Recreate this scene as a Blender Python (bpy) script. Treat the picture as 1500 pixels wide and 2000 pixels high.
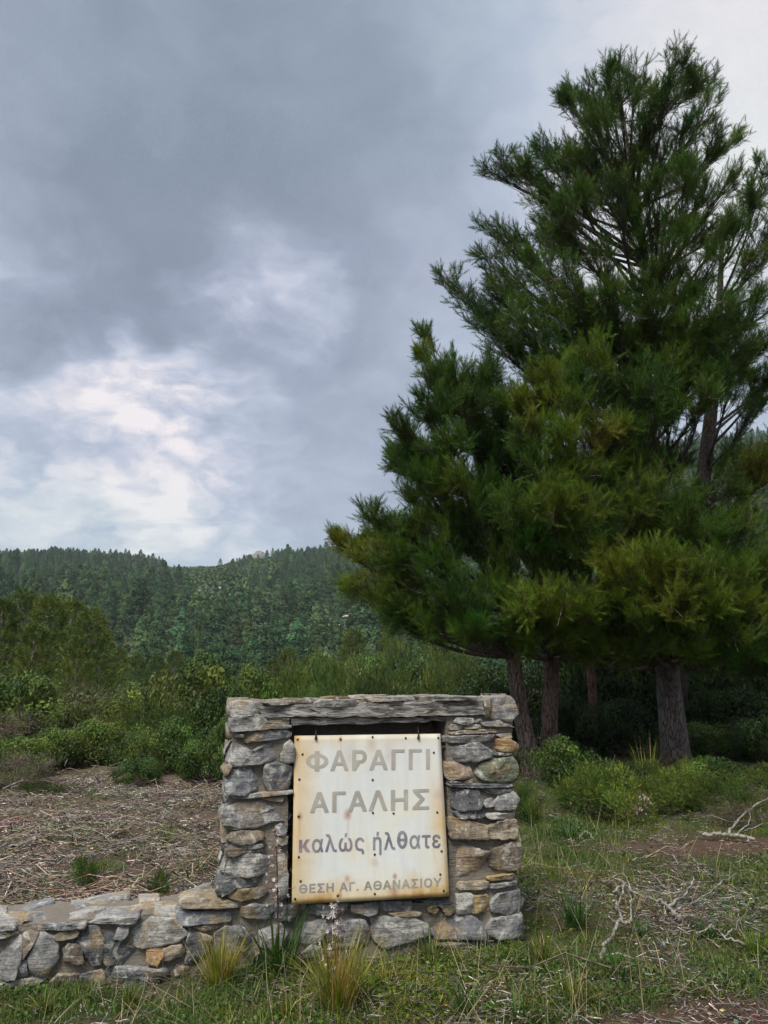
import bpy, math, random
import numpy as np
from mathutils import Vector, noise as mnoise

# ------------------------------------------------------------------ clearing
for o in list(bpy.data.objects):
    bpy.data.objects.remove(o)
SC = bpy.context.scene
COL = SC.collection
R = math.radians
rng = np.random.default_rng(7)
random.seed(7)

# ------------------------------------------------------------------ camera
EYE = 1.55
PITCH = R(13.0)
cam_d = bpy.data.cameras.new('camera')
cam = bpy.data.objects.new('camera', cam_d)
COL.objects.link(cam)
cam.location = (0, 0, EYE)
cam.rotation_euler = (R(90) + PITCH, 0, 0)
cam_d.sensor_fit = 'VERTICAL'
cam_d.sensor_height = 24.0
cam_d.lens = 18.0            # 1500 px focal length on a 2000 px tall picture
cam_d.clip_start = 0.05
cam_d.clip_end = 6000
SC.camera = cam

# ------------------------------------------------------------------ exposure
vs = SC.view_settings
vs.view_transform = 'Standard'
vs.look = 'None'
vs.exposure = 1.66
vs.gamma = 1.0
vs.use_curve_mapping = False
SC.render.engine = 'CYCLES'
SC.cycles.max_bounces = 6
SC.cycles.diffuse_bounces = 3
SC.cycles.glossy_bounces = 2
SC.cycles.transmission_bounces = 3
SC.cycles.transparent_max_bounces = 6
SC.cycles.use_denoising = True
SC.cycles.denoising_prefilter = 'NONE'
SC.cycles.use_adaptive_sampling = True
SC.cycles.adaptive_threshold = 0.018
SC.cycles.adaptive_min_samples = 20
SC.cycles.caustics_reflective = False
SC.cycles.caustics_refractive = False

SUN_EL, SUN_AZ = R(56), R(205)     # azimuth clockwise from +Y


def ray(u, v):
    x = (u - 750.0) / 1500.0
    y = -(v - 1000.0) / 1500.0
    return np.array([x, math.cos(PITCH) - math.sin(PITCH) * y, math.sin(PITCH) + math.cos(PITCH) * y])


def at(u, v, Y):
    d = ray(u, v)
    return np.array([0, 0, EYE]) + d * (Y / d[1])


def on_plane(u, v, p0, n):
    d = ray(u, v)
    o = np.array([0, 0, EYE])
    return o + d * (np.dot(p0 - o, n) / np.dot(d, n))


# ------------------------------------------------------------------ world
def N(nt, t, **kw):
    n = nt.nodes.new(t)
    for k, val in kw.items():
        if k.startswith('i_'):
            key = k[2:]
            key = int(key) if key.isdigit() else key.replace('_', ' ')
            n.inputs[key].default_value = val
        else:
            setattr(n, k, val)
    return n


def ramp(nt, stops, interp='LINEAR'):
    n = nt.nodes.new('ShaderNodeValToRGB')
    cr = n.color_ramp
    cr.interpolation = interp
    while len(cr.elements) > 1:
        cr.elements.remove(cr.elements[-1])
    cr.elements[0].position = stops[0][0]
    cr.elements[0].color = (*stops[0][1], 1)
    for p, c in stops[1:]:
        e = cr.elements.new(p)
        e.color = (*c, 1)
    return n


def math_n(nt, op, a, b=None, c=None, clamp=False):
    n = nt.nodes.new('ShaderNodeMath')
    n.operation = op
    n.use_clamp = clamp
    for i, x in enumerate((a, b, c)):
        if x is None:
            continue
        if isinstance(x, (int, float)):
            n.inputs[i].default_value = x
        else:
            nt.links.new(x, n.inputs[i])
    return n.outputs[0]


def mixc(nt, fac, a, b, mode='MIX'):
    n = nt.nodes.new('ShaderNodeMix')
    n.data_type = 'RGBA'
    n.blend_type = mode
    for sock, x in ((n.inputs['Factor'], fac), (n.inputs[6], a), (n.inputs[7], b)):
        if isinstance(x, (int, float)):
            sock.default_value = x
        elif isinstance(x, (tuple, list)):
            sock.default_value = (*x, 1) if len(x) == 3 else x
        else:
            nt.links.new(x, sock)
    return n.outputs[2]


world = bpy.data.worlds.new('World')
SC.world = world
world.use_nodes = True
world.cycles.sampling_method = 'MANUAL'
world.cycles.sample_map_resolution = 256
wt = world.node_tree
wt.nodes.clear()
L = wt.links.new
tc = N(wt, 'ShaderNodeTexCoord')
dirv = tc.outputs['Generated']
# clouds hang as a layer: stretch the lookup towards the horizon
sep = N(wt, 'ShaderNodeSeparateXYZ'); L(dirv, sep.inputs[0])
zc = math_n(wt, 'MAXIMUM', math_n(wt, 'ADD', sep.outputs[2], 0.38), 0.12)
comb = N(wt, 'ShaderNodeCombineXYZ')
L(math_n(wt, 'DIVIDE', sep.outputs[0], zc), comb.inputs[0])
L(math_n(wt, 'DIVIDE', sep.outputs[1], zc), comb.inputs[1])
L(math_n(wt, 'MULTIPLY', sep.outputs[2], 0.9), comb.inputs[2])
warp = N(wt, 'ShaderNodeTexNoise', i_Scale=2.6, i_Detail=4.0, i_Roughness=0.6)
L(comb.outputs[0], warp.inputs['Vector'])
wsub = N(wt, 'ShaderNodeVectorMath', operation='SUBTRACT'); L(warp.outputs['Color'], wsub.inputs[0]); wsub.inputs[1].default_value = (.5, .5, .5)
wsc = N(wt, 'ShaderNodeVectorMath', operation='SCALE'); L(wsub.outputs[0], wsc.inputs[0]); wsc.inputs['Scale'].default_value = 0.34
dwarp = N(wt, 'ShaderNodeVectorMath', operation='ADD'); L(dirv, dwarp.inputs[0]); L(wsc.outputs[0], dwarp.inputs[1])
dn = N(wt, 'ShaderNodeVectorMath', operation='NORMALIZE'); L(dwarp.outputs[0], dn.inputs[0])
big = N(wt, 'ShaderNodeTexNoise', i_Scale=1.7, i_Detail=4.0, i_Roughness=0.52, i_Distortion=0.3)
L(comb.outputs[0], big.inputs['Vector'])
wv2 = N(wt, 'ShaderNodeVectorMath', operation='MULTIPLY_ADD'); L(warp.outputs['Color'], wv2.inputs[0]); wv2.inputs[1].default_value = (.35, .35, .35); L(comb.outputs[0], wv2.inputs[2])
fine = N(wt, 'ShaderNodeTexNoise', i_Scale=5.5, i_Detail=8.0, i_Roughness=0.62, i_Distortion=0.2)
L(wv2.outputs[0], fine.inputs['Vector'])
val = math_n(wt, 'ADD', 0.585, math_n(wt, 'MULTIPLY', math_n(wt, 'SUBTRACT', big.outputs[0], 0.5), 0.42))
val = math_n(wt, 'ADD', val, math_n(wt, 'MULTIPLY', math_n(wt, 'SUBTRACT', fine.outputs[0], 0.5), 0.48))
rag = N(wt, 'ShaderNodeMapRange'); L(fine.outputs[0], rag.inputs[0]); rag.inputs[1].default_value = .36; rag.inputs[2].default_value = .66; rag.inputs[3].default_value = .18; rag.inputs[4].default_value = 1.05
# cloud masses seen in the photograph: (u, v, angular radius in degrees, brightness)
for (u, v, rad, amp) in [(300, 290, 15, -.22), (640, 260, 13, -.12), (250, 560, 7, -.10), (30, 720, 6, -.08), (305, 750, 3.4, .40), (280, 850, 4.8, .24), (400, 650, 3.8, .16),
                         (110, 920, 6.5, .21), (430, 970, 5, .26), (520, 560, 4.6, .22), (620, 640, 4, .08), (680, 830, 8, -.08), (60, 600, 6, .18), (1470, 330, 11, .18), (1260, 100, 11, .11)]:
    c = ray(u, v); c = c / np.linalg.norm(c)
    dp = N(wt, 'ShaderNodeVectorMath', operation='DOT_PRODUCT'); L(dn.outputs[0], dp.inputs[0]); dp.inputs[1].default_value = tuple(c)
    mr = N(wt, 'ShaderNodeMapRange', interpolation_type='SMOOTHERSTEP')
    L(dp.outputs['Value'], mr.inputs['Value'])
    mr.inputs['From Min'].default_value = math.cos(R(rad * 1.6)); mr.inputs['From Max'].default_value = 1.0
    mr.inputs['To Min'].default_value = 0; mr.inputs['To Max'].default_value = amp
    val = math_n(wt, 'ADD', val, mr.outputs[0] if amp < 0 or u > 1000 else math_n(wt, 'MULTIPLY', mr.outputs[0], rag.outputs[0]))
K = 1 / 2 ** vs.exposure
cr = ramp(wt, [(0.0, (.18 * K, .22 * K, .285 * K)), (0.25, (.245 * K, .295 * K, .37 * K)), (0.45, (.345 * K, .405 * K, .495 * K)),
               (0.65, (.50 * K, .575 * K, .675 * K)), (0.85, (.77 * K, .785 * K, .81 * K)), (1.0, (.97 * K, .945 * K, .91 * K))])
L(val, cr.inputs[0])
hue = N(wt, 'ShaderNodeTexNoise', i_Scale=1.3, i_Detail=2.0); hv = N(wt, 'ShaderNodeVectorMath', operation='ADD'); L(comb.outputs[0], hv.inputs[0]); hv.inputs[1].default_value = (7, 3, 1); L(hv.outputs[0], hue.inputs['Vector'])
hm = N(wt, 'ShaderNodeMapRange'); L(hue.outputs[0], hm.inputs[0]); hm.inputs[1].default_value = .38; hm.inputs[2].default_value = .62
skycol = mixc(wt, 1.0, cr.outputs[0], mixc(wt, hm.outputs[0], (1.045, .985, 1.03), (.985, 1.005, 1.0)), 'MULTIPLY')
sky = N(wt, 'ShaderNodeTexSky', sky_type='NISHITA', sun_disc=False, sun_elevation=SUN_EL, sun_rotation=SUN_AZ)
skyb = N(wt, 'ShaderNodeBackground', i_Strength=0.07); L(sky.outputs[0], skyb.inputs[0])
cloudb = N(wt, 'ShaderNodeBackground', i_Strength=1.0); L(skycol, cloudb.inputs[0])
ms = N(wt, 'ShaderNodeMixShader', i_0=0.94); L(skyb.outputs[0], ms.inputs[1]); L(cloudb.outputs[0], ms.inputs[2])
wo = N(wt, 'ShaderNodeOutputWorld'); L(ms.outputs[0], wo.inputs[0])

# ------------------------------------------------------------------ sun through thick cloud
sd = bpy.data.lights.new('sun', 'SUN')
sd.energy = 1.5
sd.angle = R(28)
sd.color = (1.0, 0.955, 0.88)
sun = bpy.data.objects.new('sun', sd)
COL.objects.link(sun)
sv = Vector((math.sin(SUN_AZ) * math.cos(SUN_EL), math.cos(SUN_AZ) * math.cos(SUN_EL), math.sin(SUN_EL)))
sun.rotation_euler = (-sv).to_track_quat('-Z', 'Y').to_euler()
sun.location = sv * 50


# ------------------------------------------------------------------ mesh helpers
class Geo:
    """collects vertices, faces, a tint per vertex"""
    def __init__(self):
        self.v, self.f, self.t, self.n = [], [], [], 0

    def add(self, v, f, tint=None):
        v = np.asarray(v, float).reshape(-1, 3)
        f = np.asarray(f, np.int64)
        self.v.append(v)
        self.f.append(f + self.n)
        if tint is None:
            tint = np.ones((len(v), 3))
        tint = np.asarray(tint, float)
        if tint.ndim == 1:
            tint = np.tile(tint, (len(v), 1))
        self.t.append(tint)
        self.n += len(v)

    def mesh(self, name, mat, origin=(0, 0, 0), smooth=False):
        v = np.concatenate(self.v) - np.asarray(origin)
        t = np.concatenate(self.t)
        loops = np.concatenate([f.ravel() for f in self.f])
        sizes = np.concatenate([np.full(len(f), f.shape[1]) for f in self.f])
        starts = np.concatenate([[0], np.cumsum(sizes)[:-1]])
        me = bpy.data.meshes.new(name)
        me.vertices.add(len(v)); me.vertices.foreach_set('co', v.astype(np.float32).ravel())
        me.loops.add(len(loops)); me.loops.foreach_set('vertex_index', loops.astype(np.int32))
        me.polygons.add(len(sizes)); me.polygons.foreach_set('loop_start', starts.astype(np.int32))
        me.polygons.foreach_set('loop_total', sizes.astype(np.int32))
        if smooth:
            me.polygons.foreach_set('use_smooth', np.ones(len(sizes), bool))
        a = me.attributes.new('tint', 'FLOAT_COLOR', 'POINT')
        a.data.foreach_set('color', np.concatenate([t, np.ones((len(t), 1))], 1).astype(np.float32).ravel())
        me.update(calc_edges=True)
        if mat:
            me.materials.append(mat)
        return me


WLOC = {}


def link(name, me, wloc, parent=None, **props):
    o = bpy.data.objects.new(name, me)
    COL.objects.link(o)
    wloc = np.asarray(wloc, float)
    WLOC[o.name] = wloc
    if parent is not None:
        o.parent = parent
        o.location = wloc - WLOC[parent.name]
    else:
        o.location = wloc
    for k, x in props.items():
        o[k] = x
    return o


def geo_obj(name, g, mat, parent=None, smooth=False, origin=None, **props):
    v = np.concatenate(g.v)
    if origin is None:
        origin = (v.min(0) + v.max(0)) / 2
        origin = np.array([origin[0], origin[1], v[:, 2].min()])
    return link(name, g.mesh(name, mat, origin, smooth), origin, parent, **props)


def empty(name, loc, **props):
    return link(name, None, loc, None, **props)


def frames(P):
    P = np.asarray(P, float)
    T = np.gradient(P, axis=0)
    T /= np.linalg.norm(T, axis=1)[:, None] + 1e-9
    ref = np.array([0.31, 0.95, 0.05]) if abs(T[0][2]) > .6 else np.array([0., 0., 1.])
    A = np.cross(T, ref); A /= np.linalg.norm(A, axis=1)[:, None] + 1e-9
    B = np.cross(T, A)
    return T, A, B


def tube(g, P, rad, k=6, tint=None, cap=True, rough=0.0):
    P = np.asarray(P, float)
    rad = np.broadcast_to(np.asarray(rad, float), (len(P),))
    T, A, B = frames(P)
    th = np.arange(k) / k * 2 * math.pi
    rr = rad[:, None] * np.ones((len(P), k))
    if rough:
        rr = rr * (1 + rough * rng.normal(size=rr.shape))
    V = P[:, None] + (np.cos(th)[None, :, None] * A[:, None] + np.sin(th)[None, :, None] * B[:, None]) * rr[:, :, None]
    i = np.arange(len(P) - 1)[:, None] * k
    j = np.arange(k)[None]
    j2 = (j + 1) % k
    F = np.stack([i + j, i + j2, i + k + j2, i + k + j], -1).reshape(-1, 4)
    g.add(V.reshape(-1, 3), F, tint)
    if cap:
        base = g.n - len(P) * k
        g.f.append(np.array([[base + (len(P) - 1) * k + q for q in range(k)]]))
        g.f.append(np.array([[base + q for q in range(k)][::-1]]))


def bez(a, b, c, n):
    t = np.linspace(0, 1, n)[:, None]
    return (1 - t) ** 2 * a + 2 * t * (1 - t) * b + t ** 2 * c


def unit(v):
    return v / (np.linalg.norm(v, axis=-1, keepdims=True) + 1e-9)


# ------------------------------------------------------------------ materials
def new_mat(name):
    m = bpy.data.materials.new(name)
    m.use_nodes = True
    nt = m.node_tree
    nt.nodes.clear()
    out = N(nt, 'ShaderNodeOutputMaterial')
    bs = N(nt, 'ShaderNodeBsdfPrincipled')
    nt.links.new(bs.outputs[0], out.inputs[0])
    return m, nt, bs, out


def leaf_mat(name, col, col2, rough=0.55, trans=0.28, spec=0.3, nscale=1.2, inst=False):
    m, nt, bs, out = new_mat(name)
    a = N(nt, 'ShaderNodeAttribute', attribute_name='tint')
    g = N(nt, 'ShaderNodeNewGeometry')
    no = N(nt, 'ShaderNodeTexNoise', i_Scale=nscale, i_Detail=3.0)
    nt.links.new(g.outputs['Position'], no.inputs['Vector'])
    mr = N(nt, 'ShaderNodeMapRange'); nt.links.new(no.outputs[0], mr.inputs[0]); mr.inputs[1].default_value = .35; mr.inputs[2].default_value = .65
    c = mixc(nt, mr.outputs[0], col, col2)
    oi = N(nt, 'ShaderNodeObjectInfo')
    c = mixc(nt, 1.0, c, a.outputs['Color'], 'MULTIPLY')
    if inst:
        ia = N(nt, 'ShaderNodeAttribute', attribute_name='tone', attribute_type='INSTANCER')
        c = mixc(nt, 1.0, c, ia.outputs['Color'], 'MULTIPLY')
    else:
        c = mixc(nt, 1.0, c, oi.outputs['Color'], 'MULTIPLY')
    nt.links.new(c, bs.inputs['Base Color'])
    bs.inputs['Roughness'].default_value = rough
    bs.inputs['Specular IOR Level'].default_value = spec
    if trans:
        tr = N(nt, 'ShaderNodeBsdfTranslucent'); nt.links.new(c, tr.inputs[0])
        mx = N(nt, 'ShaderNodeMixShader', i_0=trans)
        nt.links.new(bs.outputs[0], mx.inputs[1]); nt.links.new(tr.outputs[0], mx.inputs[2])
        nt.links.new(mx.outputs[0], out.inputs[0])
    return m


def bump(nt, bs, h, strength, dist):
    b = N(nt, 'ShaderNodeBump', i_Strength=strength, i_Distance=dist)
    nt.links.new(h, b.inputs['Height'])
    nt.links.new(b.outputs[0], bs.inputs['Normal'])


MAT = {}


def thr_(nt, sock, lo, hi):
    r_ = N(nt, 'ShaderNodeMapRange'); nt.links.new(sock, r_.inputs[0]); r_.inputs[1].default_value = lo; r_.inputs[2].default_value = hi
    return r_.outputs[0]


MAT['pine'] = leaf_mat('pine_needles', (.046, .088, .020), (.096, .132, .028), trans=.22, nscale=.9)
MAT['pine_i'] = leaf_mat('pine_shoots', (.036, .104, .010), (.092, .160, .014), trans=.28, nscale=.9, inst=True)
MAT['pine_far'] = leaf_mat('far_pine_foliage', (.044, .084, .030), (.072, .112, .040), trans=.12, nscale=.05, spec=.05)
MAT['pine_far_i'] = leaf_mat('far_pine_foliage_mass', (.044, .084, .030), (.072, .112, .040), trans=.12, nscale=.05, spec=.05, inst=True)
MAT['grass_i'] = leaf_mat('grass_tufts', (.060, .112, .02), (.095, .135, .03), trans=.3, nscale=2.0, inst=True)
MAT['leaf'] = leaf_mat('shrub_leaves', (.052, .096, .020), (.10, .135, .03), trans=.25, nscale=1.6)
MAT['grass'] = leaf_mat('grass_blades', (.06, .11, .02), (.10, .13, .03), trans=.3, nscale=3.0)
MAT['straw'] = leaf_mat('dry_straw', (.34, .28, .17), (.24, .19, .11), trans=.1, nscale=4.0, rough=.7)
MAT['petal'] = leaf_mat('flower_petals', (.72, .66, .62), (.6, .5, .5), trans=.25, nscale=30.0)

m, nt, bs, out = new_mat('bark')
tcn = N(nt, 'ShaderNodeTexCoord')
mp = N(nt, 'ShaderNodeMapping'); mp.inputs['Scale'].default_value = (1, 1, .17); nt.links.new(tcn.outputs['Object'], mp.inputs[0])
wn = N(nt, 'ShaderNodeTexNoise', i_Scale=9.0, i_Detail=4.0); nt.links.new(mp.outputs[0], wn.inputs[0])
va = N(nt, 'ShaderNodeVectorMath', operation='MULTIPLY_ADD'); nt.links.new(wn.outputs['Color'], va.inputs[0]); va.inputs[1].default_value = (.14, .14, .14); nt.links.new(mp.outputs[0], va.inputs[2])
vo = N(nt, 'ShaderNodeTexVoronoi', feature='DISTANCE_TO_EDGE', i_Scale=30.0); nt.links.new(va.outputs[0], vo.inputs['Vector'])
n2 = N(nt, 'ShaderNodeTexNoise', i_Scale=40.0, i_Detail=5.0); nt.links.new(tcn.outputs['Object'], n2.inputs[0])
n3 = N(nt, 'ShaderNodeTexNoise', i_Scale=2.0, i_Detail=3.0); nt.links.new(tcn.outputs['Object'], n3.inputs[0])
crk = N(nt, 'ShaderNodeMapRange'); nt.links.new(vo.outputs['Distance'], crk.inputs[0]); crk.inputs[1].default_value = .0; crk.inputs[2].default_value = .16
pl = mixc(nt, n3.outputs[0], (.20, .155, .135), (.27, .235, .22))
pl = mixc(nt, math_n(nt, 'MULTIPLY', n2.outputs[0], .6), pl, (.10, .07, .06))
c = mixc(nt, crk.outputs[0], (.045, .032, .026), pl)
at_t = N(nt, 'ShaderNodeAttribute', attribute_name='tint')
c = mixc(nt, 1.0, c, at_t.outputs['Color'], 'MULTIPLY')
nt.links.new(c, bs.inputs['Base Color']); bs.inputs['Roughness'].default_value = .9
hh = math_n(nt, 'ADD', crk.outputs[0], math_n(nt, 'MULTIPLY', n2.outputs[0], .4))
bump(nt, bs, hh, 1.0, .02)
MAT['bark'] = m

m, nt, bs, out = new_mat('dry_wood')
tcn = N(nt, 'ShaderNodeTexCoord')
n1 = N(nt, 'ShaderNodeTexNoise', i_Scale=25.0, i_Detail=5.0); nt.links.new(tcn.outputs['Object'], n1.inputs[0])
at_t = N(nt, 'ShaderNodeAttribute', attribute_name='tint')
c = mixc(nt, thr_(nt, n1.outputs[0], .35, .68), (.12, .105, .09), (.45, .43, .395))
c = mixc(nt, 1.0, c, at_t.outputs['Color'], 'MULTIPLY')
nt.links.new(c, bs.inputs['Base Color']); bs.inputs['Roughness'].default_value = .85
bump(nt, bs, n1.outputs[0], .5, .006)
MAT['dry_wood'] = m
m2 = m.copy(); m2.name = 'dry_wood_litter'
nt = m2.node_tree
bs = [n_ for n_ in nt.nodes if n_.type == 'BSDF_PRINCIPLED'][0]
src = bs.inputs['Base Color'].links[0].from_socket
ia = N(nt, 'ShaderNodeAttribute', attribute_name='tone', attribute_type='INSTANCER')
nt.links.new(mixc(nt, 1.0, src, ia.outputs['Color'], 'MULTIPLY'), bs.inputs['Base Color'])
MAT['dry_wood_i'] = m2


def stone_mat(name, mortar=False):
    m, nt, bs, out = new_mat(name)
    tcn = N(nt, 'ShaderNodeTexCoord'); oi = N(nt, 'ShaderNodeObjectInfo')
    off = N(nt, 'ShaderNodeVectorMath', operation='MULTIPLY_ADD')
    cmb = N(nt, 'ShaderNodeCombineXYZ')
    for i, kf in enumerate((17.0, 31.0, 47.0)):
        nt.links.new(math_n(nt, 'MULTIPLY', oi.outputs['Random'], kf), cmb.inputs[i])
    nt.links.new(tcn.outputs['Object'], off.inputs[0]); off.inputs[1].default_value = (1, 1, 1); nt.links.new(cmb.outputs[0], off.inputs[2])
    P = off.outputs[0]
    n1 = N(nt, 'ShaderNodeTexNoise', i_Scale=7.0, i_Detail=6.0, i_Roughness=.65, i_Distortion=.6); nt.links.new(P, n1.inputs[0])
    n2 = N(nt, 'ShaderNodeTexNoise', i_Scale=42.0, i_Detail=8.0, i_Roughness=.7); nt.links.new(P, n2.inputs[0])
    n3 = N(nt, 'ShaderNodeTexNoise', i_Scale=14.0, i_Detail=5.0, i_Distortion=1.2); nt.links.new(P, n3.inputs[0])
    # bedding lines of slate, tilted differently in every stone
    mp = N(nt, 'ShaderNodeMapping'); mp.inputs['Scale'].default_value = (6, 6, 60); nt.links.new(P, mp.inputs[0])
    rot = N(nt, 'ShaderNodeCombineXYZ'); nt.links.new(math_n(nt, 'MULTIPLY', oi.outputs['Random'], .9), rot.inputs[1]); nt.links.new(rot.outputs[0], mp.inputs['Rotation'])
    n4 = N(nt, 'ShaderNodeTexNoise', i_Scale=1.0, i_Detail=4.0, i_Distortion=.4); nt.links.new(mp.outputs[0], n4.inputs[0])
    base = oi.outputs['Color']
    if mortar:
        c = mixc(nt, n1.outputs[0], (.145, .125, .10), (.30, .265, .215))
        c = mixc(nt, math_n(nt, 'MULTIPLY', n2.outputs[0], .5), c, (.075, .06, .045))
    else:
        f1 = N(nt, 'ShaderNodeMapRange'); nt.links.new(n1.outputs[0], f1.inputs[0]); f1.inputs[1].default_value = .35; f1.inputs[2].default_value = .68
        c = mixc(nt, f1.outputs[0], mixc(nt, 1.0, base, (.50, .50, .52), 'MULTIPLY'), base)
        f4 = N(nt, 'ShaderNodeMapRange'); nt.links.new(n4.outputs[0], f4.inputs[0]); f4.inputs[1].default_value = .42; f4.inputs[2].default_value = .62
        c = mixc(nt, math_n(nt, 'MULTIPLY', f4.outputs[0], .35), c, mixc(nt, 1.0, base, (.55, .55, .58), 'MULTIPLY'))
        # lichen and lime bloom, ochre stains
        f3 = N(nt, 'ShaderNodeMapRange'); nt.links.new(n3.outputs[0], f3.inputs[0]); f3.inputs[1].default_value = .54; f3.inputs[2].default_value = .64
        c = mixc(nt, math_n(nt, 'MULTIPLY', f3.outputs[0], .7), c, (.55, .53, .47))
        n5 = N(nt, 'ShaderNodeTexNoise', i_Scale=5.0, i_Detail=4.0); nt.links.new(cmb.outputs[0], n5.inputs['Vector'])
        va2 = N(nt, 'ShaderNodeVectorMath', operation='MULTIPLY_ADD'); nt.links.new(tcn.outputs['Object'], va2.inputs[0]); va2.inputs[1].default_value = (1, 1, 1)
        cm2 = N(nt, 'ShaderNodeVectorMath', operation='SCALE'); nt.links.new(cmb.outputs[0], cm2.inputs[0]); cm2.inputs['Scale'].default_value = 1.7
        nt.links.new(cm2.outputs[0], va2.inputs[2]); nt.links.new(va2.outputs[0], n5.inputs['Vector'])
        f5 = N(nt, 'ShaderNodeMapRange'); nt.links.new(n5.outputs[0], f5.inputs[0]); f5.inputs[1].default_value = .54; f5.inputs[2].default_value = .66
        c = mixc(nt, math_n(nt, 'MULTIPLY', f5.outputs[0], .6), c, (.36, .25, .12))
        f2 = N(nt, 'ShaderNodeMapRange'); nt.links.new(n2.outputs[0], f2.inputs[0]); f2.inputs[1].default_value = .3; f2.inputs[2].default_value = .75
        c = mixc(nt, f2.outputs[0], mixc(nt, 1.0, c, (.45, .45, .45), 'MULTIPLY'), mixc(nt, 1.0, c, (1.3, 1.3, 1.3), 'MULTIPLY'))
        vv = N(nt, 'ShaderNodeTexVoronoi', feature='DISTANCE_TO_EDGE', i_Scale=6.0); nt.links.new(va2.outputs[0], vv.inputs['Vector'])
        f6 = N(nt, 'ShaderNodeMapRange'); nt.links.new(vv.outputs['Distance'], f6.inputs[0]); f6.inputs[1].default_value = .012; f6.inputs[2].default_value = .0
        c = mixc(nt, math_n(nt, 'MULTIPLY', f6.outputs[0], math_n(nt, 'MULTIPLY', f1.outputs[0], .55)), c, (.5, .5, .48))
    nt.links.new(c, bs.inputs['Base Color'])
    bs.inputs['Roughness'].default_value = .82
    bs.inputs['Specular IOR Level'].default_value = .35
    h = math_n(nt, 'ADD', math_n(nt, 'MULTIPLY', n1.outputs[0], 1.0), math_n(nt, 'MULTIPLY', n2.outputs[0], .55))
    h = math_n(nt, 'ADD', h, math_n(nt, 'MULTIPLY', n4.outputs[0], .5))
    bump(nt, bs, h, .9, .018)
    return m


MAT['stone'] = stone_mat('slate_stone')
MAT['mortar'] = stone_mat('lime_mortar', True)

m, nt, bs, out = new_mat('weathered_timber')
tcn = N(nt, 'ShaderNodeTexCoord')
mp = N(nt, 'ShaderNodeMapping'); mp.inputs['Scale'].default_value = (3.2, 30, 46); mp.inputs['Rotation'].default_value = (0, 0, -R(14)); nt.links.new(tcn.outputs['Object'], mp.inputs[0])
n1 = N(nt, 'ShaderNodeTexNoise', i_Scale=1.0, i_Detail=6.0, i_Distortion=1.0, i_Roughness=.6); nt.links.new(mp.outputs[0], n1.inputs[0])
n2 = N(nt, 'ShaderNodeTexNoise', i_Scale=4.0, i_Detail=4.0); nt.links.new(tcn.outputs['Object'], n2.inputs[0])
cr1 = ramp(nt, [(.34, (.03, .028, .026)), (.45, (.16, .15, .14)), (.56, (.36, .345, .325)), (.70, (.54, .52, .49))]); nt.links.new(n1.outputs[0], cr1.inputs[0])
c = mixc(nt, n2.outputs[0], cr1.outputs[0], mixc(nt, 1.0, cr1.outputs[0], (.80, .75, .69), 'MULTIPLY'))
nt.links.new(c, bs.inputs['Base Color']); bs.inputs['Roughness'].default_value = .9
bump(nt, bs, n1.outputs[0], 1.0, .02)
MAT['timber'] = m

m, nt, bs, out = new_mat('rusty_steel')
bs.inputs['Base Color'].default_value = (.05, .035, .025, 1); bs.inputs['Roughness'].default_value = .6; bs.inputs['Metallic'].default_value = .4
MAT['steel'] = m


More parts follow.
